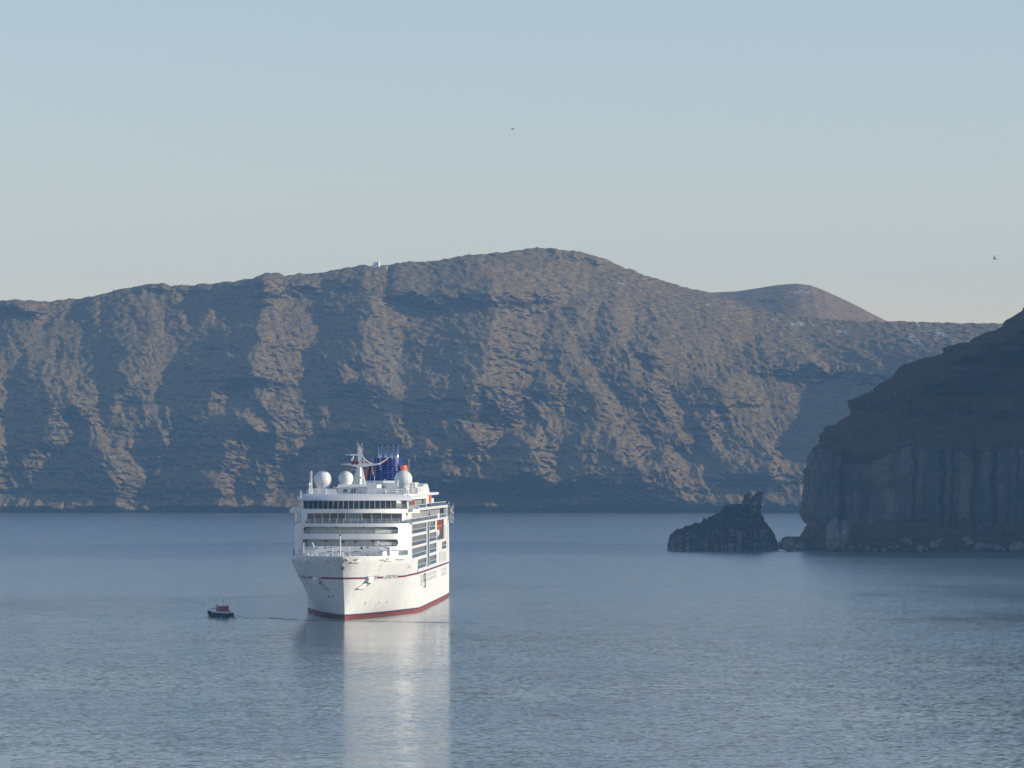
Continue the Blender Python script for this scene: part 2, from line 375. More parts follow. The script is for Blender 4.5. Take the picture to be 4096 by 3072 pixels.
def build_far_island():
    pxs = np.concatenate([np.arange(-5200, -160, 30), np.arange(-160, 4260, 3.4), np.arange(4260, 9400, 30)])
    nr = 380
    tt = np.linspace(0, 1, nr)
    YS = 4730.0
    X0 = (pxs-CX)*4870/F
    DR = lut([(-3000,300),(0,300),(900,300),(1500,330),(2150,430),(2800,430),(3500,380),(4200,420)], pxs)
    T, PX = np.meshgrid(tt, pxs, indexing='ij')
    XX = np.broadcast_to(X0, T.shape).copy(); D = np.broadcast_to(DR, T.shape)
    prof = .30*T+.70*T**1.9
    YB = YS+D*prof
    PXX = CX+XX*F/YB
    zr = wz(lut(RIM, CX+X0*F/(YS+DR)), YS+DR)
    ZZ = T*np.broadcast_to(zr, T.shape)
    PYY = HOR-(ZZ-H)*F/YB
    # knock-down of relief at the rim and the shore shelf
    rimf = np.clip((1-T)/.06, 0, 1)**.7
    # wander of the sampling so that crests are ragged
    wx_ = 30*fbm(XX/34, ZZ/26, 0, 5, 1, .5)+22*fbm(XX/9, (ZZ+XX*.2)/4.5, 0, 3, 14); wy_ = 26*fbm(XX/34, ZZ/26, 5, 5, 2, .5)
    s = sampS(PXX+wx_*(1-.35*T), PYY+wy_)
    s = s*(0.35+.65*rimf)*(1-.35*np.clip((T-.7)/.25, 0, 1))
    # the far bay on the right: one long slope turned away from the sun
    q = np.clip((PXX-3130-(PYY-1330)*.28)/820, 0, 1); q = q*q*(3-2*q)
    s = s+100*q*np.clip((PYY-1320)/110, 0, 1)
    soft = np.clip((PXX-1500)/400, 0, 1)*np.clip((1330-PYY)/160, 0, 1); soft = np.maximum(soft, np.clip((PXX-3300)/250, 0, 1))
    n_big = (3.2-2*soft)*fbm(XX/70, ZZ/60, YB/90, 5, 9)
    n_rid = 1.7*fbm(XX/17+ZZ/45, ZZ/34-XX/70, 0, 5, 21, ridged=True)*(.35+.65*(1-T))*(1-.8*soft)
    xr = XX+ZZ*.42+9*fbm(XX/50, ZZ/45, 0, 3, 27); n_rid = n_rid+(3.6*fbm(xr/30, ZZ/110, 0, 4, 23, ridged=True)+1.3*fbm(xr/11, ZZ/50, 0, 3, 25, ridged=True))*(.3+.7*np.clip((1-T)*1.6, 0, 1))*(1-.85*soft)
    n_rid = n_rid*(1-.65*np.clip((PXX-3170)/160, 0, 1))
    n_fine = (.5-.35*soft)*fbm(XX/6.5, ZZ/4.0, 3, 4, 33)
    zz = ZZ+5*fbm(XX/60, ZZ/80, 0, 3, 40)+XX*.018
    strata = 2.0*perlin(zz/7.5, XX/260, 0, 50)+1.3*perlin(zz/3.4, XX/170, 0, 51)
    zl = ZZ+XX*.16+6*fbm(XX/80, ZZ/60, 1, 3, 17); lw = .55+.9*np.clip(fbm(XX/60, ZZ/40, 4, 3, 18)+.35, 0, 1)
    strata = strata+lw*(.45*fbm(XX/60, zl/3.0, 0, 3, 54)+.25*np.abs(perlin(XX/26, zl/1.9, 0, 57)))*(1-.6*soft)
    strata = strata+2.2*np.abs(((zz/13.0) % 1)-.5)*np.clip(fbm(XX/90, ZZ/50, 2, 2, 60)+.4, 0, 1)*2
    DY = s + (n_big+n_rid+n_fine+strata)*(.25+.75*rimf)
    shore = np.clip(T/.03, 0, 1)
    YY = YB-DY*(.35+.65*shore)
    # narrow shelf of fallen rock at the water's edge
    ZZ = ZZ + 0.0
    XX = XX + (1.6*fbm(ZZ/9, XX/14, 7, 4, 70))*rimf*shore
    ZZ = ZZ + (1.1*fbm(XX/10, YB/9, 1, 4, 81)*np.clip(T/.05, 0, 1))
    ZZ = ZZ + np.clip((T-.97)/.03, 0, 1)*(.7*fbm(XX/9, XX*0, 1, 4, 90)+.3*np.abs(perlin(XX/2.5, XX*0, 3, 91)))
    ZZ[0] = -2
    # behind the rim the island falls away
    back = []
    for k, (dy, dz) in enumerate([(15, .3), (60, -2), (200, -25), (600, -90), (1100, -400)]):
        back.append((XX[-1], YY[-1]+dy, np.maximum(ZZ[-1]+dz, -2.5)))
    XX = np.vstack([XX]+[b[0][None] for b in back]); YY = np.vstack([YY]+[b[1][None] for b in back]); ZZ = np.vstack([ZZ]+[b[2][None] for b in back])
    mi = np.zeros((XX.shape[0]-1, XX.shape[1]-1), int); q = fbm(PXX/16, PYY/6, 0, 4, 99)
    for (x, y, rx, ry) in SCREE:
        d = ((PXX-x-(PYY-y)*.5)/rx)**2+((PYY-y)/ry)**2+1.3*q
        mi[:PXX.shape[0]-1] |= ((d < .75)[:-1, :-1]).astype(int)
    o = gridmesh('hills', XX, YY, ZZ, [M_HILL, M_SCREE], flip=False, mi=mi)
    tag(o, kind='structure')
    return o
SCREE = [(3188,1297,34,9),(3253,1298,16,5),(3088,1279,12,4),(3370,1324,30,5),(3310,1310,7,4),(3700,1325,60,4),(3670,1299,7,16),(3480,1500,3,3),(2480,1135,22,4),(2826,1221,8,3),(3640,1360,16,26),(3750,1345,20,14)]
far = build_far_island()
# second summit standing behind the rim
def build_cone():
    pts = [(2400,1330),(2700,1230),(2834,1170),(2945,1165),(3037,1151),(3111,1139),(3185,1134),(3241,1140),(3290,1158),(3334,1178),(3390,1204),(3445,1231),(3500,1260),(3541,1281),(3640,1330),(3800,1400)]
    Yc = 5560.0
    xs = np.linspace(wx(2300, Yc), wx(3900, Yc), 420); v = np.linspace(-1, 1, 150)
    V, XX = np.meshgrid(v, xs, indexing='ij')
    top = wz(lut(pts, CX+XX*F/Yc), Yc)
    ZZ = top-(top-60)*np.abs(V)**1.35
    YY = Yc+V*420
    terr = 1.2*perlin((ZZ+XX*.03)/4.2, XX/70, 0, 5)+.6*perlin(ZZ/2.0, XX/30, 0, 6)
    YY = YY-(terr*3+6*fbm(XX/60, YY/60, 0, 4, 12))*np.clip(np.abs(V)*8, 0, 1)
    PXc = CX+XX*F/YY; PYc = HOR-(ZZ-H)*F/YY; q = fbm(PXc/14, PYc/5, 0, 4, 98); mi = np.zeros((XX.shape[0]-1, XX.shape[1]-1), int)
    for (x, y, rx, ry) in ((3186, 1169, 27, 6), (3230, 1171, 9, 4), (3226, 1149, 8, 3)):
        mi |= ((((PXc-x+(PYc-y)*2.2)/rx)**2+((PYc-y)/ry)**2+1.2*q) < .8)[:-1, :-1].astype(int)
    return tag(gridmesh('hill_behind', XX, YY, ZZ, [M_CONE, M_SCREE], mi=mi), kind='structure')
cone = build_cone()
# ------------------------------------------------------------------ near headland (dark cliff on the right)
def resample(pts, n):
    p = np.array(pts, float); d = np.concatenate([[0], np.cumsum(np.hypot(*np.diff(p, axis=0).T))]); u = np.linspace(0, d[-1], n)
    return np.interp(u, d, p[:, 0]), np.interp(u, d, p[:, 1])
YN = 2236.0
OUT = [(3100,2206),(3121,2192),(3128,2174),(3134,2161),(3147,2148),(3158,2146),(3172,2153),(3188,2156),(3206,2146),(3219,2113),(3216,2090),(3202,2059),(3202,2035),(3204,2011),(3209,1980),(3215,1930),(3219,1900),(3226,1863),(3231,1835),(3238,1807),(3269,1768),(3284,1740),(3297,1724),(3324,1704),(3360,1684),(3399,1663),(3397,1633),(3401,1602),(3430,1588),(3479,1568),(3530,1532),(3581,1504),(3605,1480),(3621,1460),(3650,1450),(3682,1440),(3730,1428),(3777,1416),(3783,1393),(3830,1382),(3885,1369),(3895,1352),(3930,1340),(3986,1322),(4020,1301),(4060,1262),(4096,1234),(4250,1130),(4500,960),(4900,760),(5600,520),(6600,330),(8200,220)]
def build_headland():
    nr = 520
    px, py = resample(OUT, nr)
    RZ = [-3, 2, 6, 12, 44, 48, 57, 60, 66, 67.5, 79, 81, 93, 96, 112, 116, 135, 140, 170, 300]
    RR = [-16, -13, -7, 0, 3, 9, 27, 30, 32, 46, 50, 70, 76, 100, 108, 150, 165, 225, 260, 560]
    z0 = wz(py, YN+80); yl = YN+80+.25*np.interp(z0, RZ, RR); XL = wx(px, yl); Zc = wz(py, yl); Zc[0] = -2.5
    # recession of the face with height: sheer lower wall, scree ledge, then steps of wall and ledge
    rec = np.interp(Zc, RZ, RR)
    nc = 760
    s = np.concatenate([np.linspace(0, 1, 90)[:-1]*150, 150+np.linspace(0, 1, nc-120)**1.25*400, 560+np.linspace(0, 1, 32)*1500])
    # plan of one contour: from behind, round the point, then along the face to the right
    R0 = 38.0
    def plan(s):
        a = np.clip(s/150, 0, 1)*math.pi/2
        x = np.where(s < 150, R0*(1-np.cos(a)**1.0)*1.0, R0+(s-150)); y = np.where(s < 150, 90*(1-np.sin(a)**.9), 0)
        return x, y
    bx, by = plan(s)
    nc = len(s)
    XX = XL[:, None]+bx[None, :]*1.0; ZZ = np.repeat(Zc[:, None], nc, 1)
    YY = YN + by[None, :]*1.0 + rec[:, None]*np.clip(bx/45, .25, 1)[None, :]
    YY = YY - np.where(XX > 250, 1, 0)*np.minimum(560, .95*np.maximum(XX-250, 0))   # out of view the coast bends towards the camera, shaped to shade the cliff
    # gentle bays and bastions along the coast
    YY = YY - 9*np.exp(-((XX-wx(3330, YN))/14)**2) + 10*fbm(XX/60, ZZ/120, 0, 3, 5)*np.clip(bx/60, 0, 1)
    edge = np.clip(s/150*1.6, 0, 1)[None, :]
    low = np.clip((50-ZZ)/8, 0, 1)*np.clip((ZZ-9)/5, 0, 1)
    talus = np.clip((11-ZZ)/6, 0, 1)
    up = 1-np.clip((55-ZZ)/8, 0, 1)
    # vertical joints in the sheer wall
    rj = np.random.RandomState(8); cr = np.cumsum(np.clip(rj.exponential(15, 260), 2.5, 55))+60; off = rj.uniform(-3.2, 3.2, 262); off2 = rj.uniform(-2.2, 2.2, 262); zs_ = rj.uniform(16, 44, 262); wid = rj.uniform(.3, 1.3, 262)
    jx = XX+1.6*fbm(ZZ/26, XX/12, 0, 4, 77)
    k = np.clip(np.searchsorted(cr, jx), 1, 259); dl = np.minimum(np.abs(jx-cr[k-1]), np.abs(cr[k]-jx)); near = np.where(np.abs(jx-cr[k-1]) < np.abs(cr[k]-jx), wid[k-1], wid[k])
    joint = -5.5*near*np.exp(-(dl/(.55*near+.25))**2)
    slabs = off[k]+np.where(ZZ > zs_[k]+2*perlin(XX/5, 0, 0, 9), off2[k], 0)+.9*perlin(XX/5, ZZ/20, 3, 35)
    lw2 = np.clip((66.5-ZZ)/1.5, 0, 1)*np.clip((ZZ-57)/3, 0, 1); disp = (low+.6*lw2)*(joint+slabs) + .6*fbm(XX/5, ZZ/7, YY/9, 5, 41)*(1-.5*low) + 2.2*fbm(XX/22, ZZ/22, 1, 4, 43)
    disp = disp + up*(3.2*fbm(XX/26, ZZ/9, 0, 5, 45)+2.2*np.abs(((ZZ+2*fbm(XX/40, ZZ/20, 0, 3, 8))/9 % 1)-.5)) + (1-.7*low)*(.8*np.round(2.2*fbm(XX/5, ZZ/3.2, YY/6, 3, 58))/1.6+3.2*np.round(2.0*fbm(XX/17, ZZ/7, 1, 3, 59))/2.0*(1-low)) + talus*(1.9*fbm(XX/4, ZZ/2.5, YY/5, 4, 47)+1.2*np.maximum(0, perlin(XX/2.6, ZZ/2.0, 3, 49))*2)
    YY = YY - disp*(.3+.7*edge)
    # ragged skyline
    XX = XX + (1.0*fbm(ZZ/5, YY/14, 3, 4, 51)+1.1*np.round(1.6*perlin(ZZ/4, XX/30, 0, 56))+.4*perlin(ZZ/1.3, XX/9, 0, 52))*np.clip(1.2-edge*.8, .3, 1)*np.clip((ZZ-1)/4, 0, 1)
    ZZ = ZZ + .9*fbm(XX/7, YY/9, 2, 4, 53)*np.clip((ZZ-3)/6, 0, 1)
    # back of the point closes behind
    XX = np.hstack([XX[:, -1:]*0+XX[:, :1]+160, XX]); YY = np.hstack([YY[:, :1]+160, YY]); ZZ = np.hstack([ZZ[:, :1], ZZ])
    mi = ((ZZ > 11+5*fbm(XX/12, ZZ/9, 0, 3, 2)) & (ZZ < 43+11*fbm(XX/26, ZZ/30, 2, 4, 3)))[:-1, :-1].astype(int)
    o = gridmesh('cliffs', XX, YY, ZZ, [M_CLIFF, M_WALL], mi=mi); return tag(o, kind='structure')
build_headland()

# ------------------------------------------------------------------ rock islet with two horns
def ridge_body(pts, Yc, depth, colf, name, mat, parent, nx=200, nv=44, seed=0, z0=-2.0):
    """rock body: column wall up to colf of the ridge height, then a slope to the ridge; both sides"""
    p = np.array(pts, float)
    xs = np.linspace(p[0, 0], p[-1, 0], nx)
    X0 = wx(xs, Yc); top = np.maximum(wz(np.interp(xs, p[:, 0], p[:, 1]), Yc), .4)
    cen = (xs-p[0, 0])/(p[-1, 0]-p[0, 0]); hw = depth*np.clip(1-np.abs(2*cen-1)**3.2, .0, 1)**.5+.6
    rows = []
    for side in (-1, 1):
        for k in range(nv):
            t = k/(nv-1)
            rows.append((side, t))
    rows = [(-1, t/(nv-1)) for t in range(nv)]+[(1, 1-t/(nv-1)) for t in range(1, nv)]
    rj = np.random.RandomState(seed+1); cc = X0[0]+np.cumsum(rj.uniform(.7, 3.6, 90))-2; colo = rj.uniform(-1.3, 1.5, 92); colo2 = rj.uniform(-1.2, .6, 92); colz = rj.uniform(2, 8, 92)
    P = []
    for side, t in rows:
        xj = X0+.5*math.sin(t*5); ck = np.clip(np.searchsorted(cc, xj), 1, 89); cd_ = np.minimum(np.abs(xj-cc[ck-1]), np.abs(cc[ck]-xj))
        zc = np.minimum(colf, top*.8)
        z = np.where(t < .55, z0+(zc-z0)*(t/.55), zc+(top-zc)*((t-.55)/.45))
        off = np.where(t < .55, hw*(1-.12*t/.55), hw*.88*(1-((t-.55)/.45)**1.15))
        wall = 1.0 if t < .56 else 0.25
        d = wall*(colo[ck]+.5*perlin(X0/1.6, z/9, 0, seed+2)-2.2*np.exp(-(cd_/.22)**2)+np.where(z > colz[ck], colo2[ck], 0))
        d = d+(1.1*fbm(X0/4, z/3, side, 4, seed+5) if t > .5 else .4*fbm(X0/3, z/3, side, 4, seed+6))
        d = d+(.7*np.round(1.8*perlin(X0/2.2, z/1.8, side, seed+15))/1.2 if t > .3 else 0)
        if t == 1: d = d*0
        y = Yc+side*(off+d)
        zz = z+(.95*fbm(X0/2.0, z*0+off/4, side, 4, seed+9)*min(1, t*2) if t > .3 else 0)
        if t > .5: zz = zz+.55*np.round(1.6*perlin(X0/1.9, 0*z+off/3, 0, seed+16))
        P.append(list(zip(X0+.5*fbm(z/3, off/4, side, 3, seed+7)*(1 if t > 0 else 0), y, zz)))
    mb = MB(); mb.grid([[tuple(float(c) for c in q) for q in r] for r in P])
    return mb.build(name, mat, parent, smooth=True)
YI = 2262.0
isl = empty('rock_islet', (wx(2890, YI), YI, 0))
tag(isl, 'low dark rock islet with columnar sides and two horns on its crest, beside the cliff', 'rock islet')
def rel(o, root):
    o.parent = root; o.matrix_parent_inverse = Matrix.Translation(-root.location)
ISL = [(2671,2196),(2675,2160),(2680,2137),(2690,2130),(2708,2120),(2740,2108),(2769,2099),(2800,2091),(2823,2079),(2850,2062),(2870,2052),(2885,2040),(2904,2028),(2930,2018),(2952,2016),(2975,2010),(3000,2022),(3020,2048),(3040,2051),(3053,2072),(3062,2090),(3073,2106),(3085,2122),(3097,2140),(3104,2158),(3110,2180),(3112,2197)]
o = ridge_body(ISL, YI, 14, 8.6, 'rock_base', M_STACK, None, 420, 48, 3); rel(o, isl)
def horn(pts_l, pts_r, Yc, dep, name, seed):
    """upright rock: left and right outlines in the photo, row by row"""
    ys = np.linspace(pts_l[0][1], pts_l[-1][1], 26)
    P = []
    for k, py in enumerate(ys):
        l = np.interp(-py, [-q[1] for q in pts_l], [q[0] for q in pts_l]); r = np.interp(-py, [-q[1] for q in pts_r], [q[0] for q in pts_r])
        z = wz(py, Yc); a, b = wx(l, Yc), wx(r, Yc); c = (a+b)/2; hx = (b-a)/2; row = []
        dd = dep*(1-.55*k/25)
        for j in range(28):
            th = 2*math.pi*j/28; cx_ = math.copysign(abs(math.cos(th))**.7, math.cos(th)); sy = math.copysign(abs(math.sin(th))**.8, math.sin(th))
            row.append((c+hx*cx_, Yc+dd*sy, z))
        P.append(row)
    P.append([(sum(q[0] for q in P[-1])/28, Yc, P[-1][0][2]+.1)]*28)
    A = np.array(P); n = .55*fbm(A[..., 0]/1.4, A[..., 1]/1.6, A[..., 2]/1.2, 4, seed)
    A[..., 0] += n; A[..., 1] -= n*1.4; A[..., 2] += n*.4
    mb = MB(); mb.grid([[tuple(q) for q in r] for r in A.tolist()], closed=True)
    o = mb.build(name, M_STACK, None, smooth=True); rel(o, isl); return o
horn([(2966,2030),(2969,2008),(2972,1996),(2976,1984),(2982,1976),(2988,1971)], [(3002,2030),(3003,2008),(3001,1996),(2999,1984),(2998,1976),(2995,1971)], YI-1, 3.0, 'rock_horn', 61)
horn([(2990,2052),(2998,2020),(3004,1996),(3010,1988),(3024,1972),(3032,1967)], [(3042,2052),(3044,2020),(3046,1996),(3046,1988),(3047,1972),(3047,1967)], YI, 4.2, 'rock_horn', 67)

# ------------------------------------------------------------------ loose boulders at the foot of the cliff
def boulder(cx, py_base, wpx, hpx, Y, tilt=0, seed=0, dep=None, squash=.75):
    rnd = random.Random(seed)
    w_ = wpx*Y/F; h_ = hpx*Y/F; x = wx(cx, Y); z = wz(py_base, Y)
    bm = bmesh.new(); bmesh.ops.create_icosphere(bm, subdivisions=4, radius=1.0)
    dep = dep or w_*.8
    pl = []
    for k in range(9):
        v = Vector((rnd.uniform(-1, 1), rnd.uniform(-1, 1), rnd.uniform(-.8, 1))).normalized(); pl.append((v, rnd.uniform(.62, .86)))
    for v in bm.verts:
        p = v.co.copy()
        for nrm, d in pl:
            e = p.dot(nrm)-d
            if e > 0: p -= nrm*e
        v.co = p
    co = np.array([v.co[:] for v in bm.verts]); n = .07*fbm(co[:, 0]*2, co[:, 1]*2, co[:, 2]*2, 4, seed)
    mx = np.abs(co).max(0)
    for v, q in zip(bm.verts, n):
        p = v.co*(1+q); p = Vector((p.x/mx[0]*w_/2, p.y/mx[1]*dep/2, p.z/mx[2]*h_/2+h_*.5))
        c, s_ = math.cos(tilt), math.sin(tilt)
        v.co = Vector((p.x*c+p.z*s_, p.y, -p.x*s_+p.z*c))
    me = bpy.data.meshes.new('boulder'); bm.to_mesh(me); bm.free(); me.materials.append(M_BOULDER)
    o = bpy.data.objects.new('boulder', me); COL.objects.link(o); o.location = (x, Y, z-.12*h_)
    return o
b1 = boulder(3322, 2186, 62, 132, 2214, R(9), 3, 9)
tag(b1, 'left of the two tall pale slabs leaning against the foot of the dark cliff', 'boulder', 'slabs split by a crack at the foot of the cliff')
b2 = boulder(3366, 2184, 56, 122, 2215, R(4), 8, 9)
tag(b2, 'right of the two tall pale slabs leaning against the foot of the dark cliff', 'boulder', 'slabs split by a crack at the foot of the cliff')
_r = random.Random(21)
spots = [(3118,2196,20,36,2250),(3158,2200,58,52,2246),(3200,2201,40,40,2238)]
LB = ['smallest rock in the gap between the islet and the cliff', 'rounded rock in the gap between islet and cliff, between two lower ones', 'rock in the gap nearest the foot of the cliff']
for (a, b, c, d, Y), lb in zip(spots, LB):
    o = boulder(a, b, c, d, Y, 0, a, None); tag(o, lb, 'rock', 'rocks in the gap between islet and cliff')
bl = []
for k in range(24):
    cx_ = 3410+k*29+_r.uniform(-9, 9)
    wp = _r.choice([18, 24, 32, 40, 52]) if k > 6 else _r.choice([16, 22, 28]); base = 2204-_r.random()*(14 if cx_ < 3600 or cx_ > 3900 else 44); bl.append((cx_, wp, base))
ORD = 'first second third fourth fifth sixth seventh eighth ninth tenth eleventh twelfth thirteenth fourteenth fifteenth sixteenth seventeenth eighteenth nineteenth twentieth twenty-first twenty-second twenty-third twenty-fourth'.split()
for k, (cx_, wp, base) in enumerate(sorted(bl)):
    Y = 2232-(2204-base)*-.35-14
    o = boulder(cx_, base, wp, wp*_r.uniform(.55, .95), Y, R(_r.uniform(-12, 12)), 100+k)
    sz = 'small' if wp < 23 else ('mid-sized' if wp < 35 else 'large')
    tag(o, '%s pale boulder, %s from the left along the foot of the dark cliff' % (sz, ORD[k]), 'boulder', 'fallen boulders along the foot of the cliff')
# ------------------------------------------------------------------ cruise ship
YB0 = 1163.0; XB0 = wx(1380, YB0); TH = math.atan((2744-CX)/F); ST = math.sin(TH)
HB = 13.4
def SX(px, a): return wx(px, YB0+a)-XB0-a*ST
def SZ(py, a): return wz(py, YB0+a)
def AP(px, x=HB):                      # distance aft of the stem for a point at offset x seen at column px
    lo, hi = -10, 260
    for _ in range(50):
        m = (lo+hi)/2
        if CX+(XB0+x+m*ST)*F/(YB0+m) < px: lo = m
        else: hi = m
    return (lo+hi)/2
M_WHITE = simple('white_paint', (.80, .80, .77), .38, 0, .05, .5, (1, 1, 1))
def hull_paint():
    m, t, b = new_mat('hull_paint', (.78, .78, .74), .42)
    tc = N(t, 'ShaderNodeTexCoord'); P = tc.outputs['Object']
    n = noise(t, P, .6, 6, .65, (1, 1, .35)); n2 = noise(t, P, 1.6, 5, .7, (2.2, 2.2, .16))
    r1 = ramp(t, n.outputs[0], [(.3, (.70, .69, .64)), (.55, (.80, .80, .77))])
    r2 = ramp(t, n2.outputs[0], [(.60, (1, 1, 1)), (.80, (.84, .80, .72))])
    mx = mixc(t, 1.0, r1.outputs[0], r2.outputs[0], 'MULTIPLY'); t.links.new(mx.outputs[2], b.inputs['Base Color']); return m
M_HULL = hull_paint()
M_BOOT = simple('boot_red', (.30, .07, .05), .6, 0, .3, .8, (1, 1, .4))
M_NAVY = simple('navy_paint', (.030, .035, .115), .45, 0, .1)
M_RED = simple('stripe_red', (.45, .05, .055), .45, 0, .1)
M_GLASS = simple('dark_glass', (.018, .026, .036), .08, 0, .2)
M_GLASS2 = simple('slate_glass', (.05, .065, .08), .12, 0, .3, 1.5, (1, 1, .2))  # slate-toned glass, tone varies in upright streaks
M_PARA = simple('parapet_glass', (.15, .20, .25), .18, 0, .25, .4, (1, .3, 2))
M_GREY = simple('grey_panel', (.36, .35, .32), .6, 0, .12, .8)
M_LGREY = simple('light_grey_panel', (.58, .58, .54), .5, 0, .1, .8)
M_DGREY = simple('dark_grey_metal', (.06, .065, .07), .5, 0, .2)
M_DECK = simple('deck_green', (.30, .34, .32), .8, 0, .2)
M_BLUE = simple('funnel_blue', (.035, .075, .42), .4, 0, .15)
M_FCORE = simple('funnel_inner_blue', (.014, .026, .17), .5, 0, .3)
M_ORANGE = simple('funnel_orange', (.80, .17, .07), .5, 0, .08)
M_CHROME = simple('polished_steel', (.62, .62, .62), .14, 1.0, .06, .6, (1, 1, .1))
M_HORN = simple('horn_red', (.35, .03, .03), .45, 0, .1)
M_TEAL = simple('teal_glass', (.03, .22, .26), .15, 0, .3, 1.2)
M_RUST = simple('rust_stain', (.45, .33, .14), .8, 0, .3, 2)
M_YEL = simple('flag_yellow', (.55, .36, .06), .8, 0, .2, 3)
M_OFLAG = simple('flag_orange', (.75, .28, .10), .8, 0, .2, 3)
M_ROPE = simple('lamp_string', (.60, .42, .30), .7, 0, .1)
M_ORING = simple('rescue_orange', (.75, .22, .08), .55, 0, .1)

ship = empty('cruise_ship', (XB0, YB0, 0), -TH)
tag(ship, 'large white cruise ship seen from the bow, with blue funnel, white domes and red waterline', 'cruise ship')
W0 = [(0,0),(4,.9),(10,2.1),(21,4.2),(32,6.5),(43.6,8.9),(52,10.7),(58.7,12.0),(66,13.1),(72,13.4),(400,13.4)]
W1 = [(0,0),(.6,1.6),(2,3.5),(5,6.0),(10,8.7),(18,11.8),(26,13.5),(33,13.75),(38,13.4),(400,13.4)]
ZT = 12.9; ZBW = 14.0
def stem_a(z): return -8.5*(np.maximum(z, 0)/14.0)**1.15
def hb(a, z):
    u = np.maximum(a-stem_a(z), 0); k = (np.clip(z, 0, ZT)/ZT)**.62
    w0 = lut(W0, u); w1 = lut(W1, u); return w0+(w1-w0)*k
def hullpt(px, py, side=1):
    a = np.linspace(-8, 75, 1600); z = wz(py, YB0+a); x = wx(px, YB0+a)-XB0-a*ST
    d = side*x-hb(a, z); i = np.where(d[:-1]*d[1:] <= 0)[0]
    k = i[0] if len(i) else int(np.argmin(np.abs(d)))
    return float(a[k]), float(x[k]), float(z[k])
def hnorm(a, z, side):
    e = .05; da = float(hb(a+e, z)-hb(a-e, z))/(2*e); dz = float(hb(a, z+e)-hb(a, z-e))/(2*e)
    return Vector((side, -da, -dz)).normalized()
def hull():
    zs = [-1.5, 0, .4, .76, 1.06, 2, 3, 4, 5, 6, 7, 8, 8.6, 8.95, 9.14, 9.40, 10, 11, 12, ZT, 13.4, ZBW]
    ust = np.concatenate([[0, .25, .6, 1.1, 1.8], np.arange(2.6, 70, .8), np.arange(70, 224, 4), [223]])
    me = MB()
    gaps = {1: [(1470, 1507), (1533, 1583)], -1: [(1204, 1237), (1254, 1285)]}
    for side in (1, -1):
        ga = []
        for p, q in gaps[side]:
            a1 = hullpt(p, 2316, side)[0]; a2 = hullpt(q, 2316, side)[0]; ga.append((min(a1, a2), max(a1, a2)))
        P = []
        for z in zs:
            sa = float(stem_a(z)); row = []
            for u in ust:
                a = sa+u*(223-sa)/223.0 if u > 60 else sa+u+(0 if u < 40 else (-sa)*(u-40)/20*0)
                a = min(a if u <= 60 else max(a, sa+60+(u-60)*(223-sa-60)/163.0), 223.0)
                w = float(hb(a, z)) if u > 0 else 0.0
                if a > 200: w *= 1-.02*((a-200)/23)
                row.append((side*w, a, z))
            P.append(row)
        n = len(me.v); me.v += [q for r in P for q in r]; nj = len(ust)
        for i in range(len(zs)-1):
            for j in range(nj-1):
                ac = (P[i][j][1]+P[i][j+1][1])/2; zc = (zs[i]+zs[i+1])/2
                if zc > ZT and ac > 30: continue
                if zc > 9.4 and ac > 57.5 and zc < ZT: continue
                mi = 0
                if zc < .76: mi = 1
                elif zc < 1.06: mi = 2
                elif 8.95 < zc < 9.40 and not any(p < ac < q for p, q in ga): mi = 2 if zc > 9.14 else 3
                f = (n+i*nj+j, n+i*nj+j+1, n+(i+1)*nj+j+1, n+(i+1)*nj+j)
                if side < 0: f = f[::-1]
                me.f.append(f); me.m.append(mi)
    # transom
    me.mi = 0; me.quad((-13.1, 223, -1.5), (13.1, 223, -1.5), (13.1, 223, 13), (-13.1, 223, 13))
    o = me.build('hull', [M_HULL, M_BOOT, M_NAVY, M_RED], ship, smooth=True, fix=False)
    return o
HULL = hull()
# bulwark cap rail and fore deck
mb = MB()
for side in (1, -1):
    pts = []
    for u in np.linspace(0, 38.4, 70):
        a = float(stem_a(ZBW))+u; pts.append((side*float(hb(a, ZBW)), a, ZBW+.06))
    for p, q in zip(pts[:-1], pts[1:]):
        d = Vector(q)-Vector(p); 
        mb.slab([(p[0]+side*.06, p[1], p[2]-.1), (q[0]+side*.06, q[1], q[2]-.1), (q[0]-side*.2, q[1], q[2]-.1), (p[0]-side*.2, p[1], p[2]-.1)], (0, 0, .16))
mb.build('cap_rail', M_WHITE, HULL)
mb = MB(); ring = [(float(hb(a, 13))-.1, a) for a in np.linspace(-7.7, 32, 40)]
poly = [(w, a, 12.95) for w, a in ring]+[(-w, a, 12.95) for w, a in reversed(ring)]
mb.add(poly, [tuple(range(len(poly)))]); mb.build('fore_deck', M_DECK, ship)

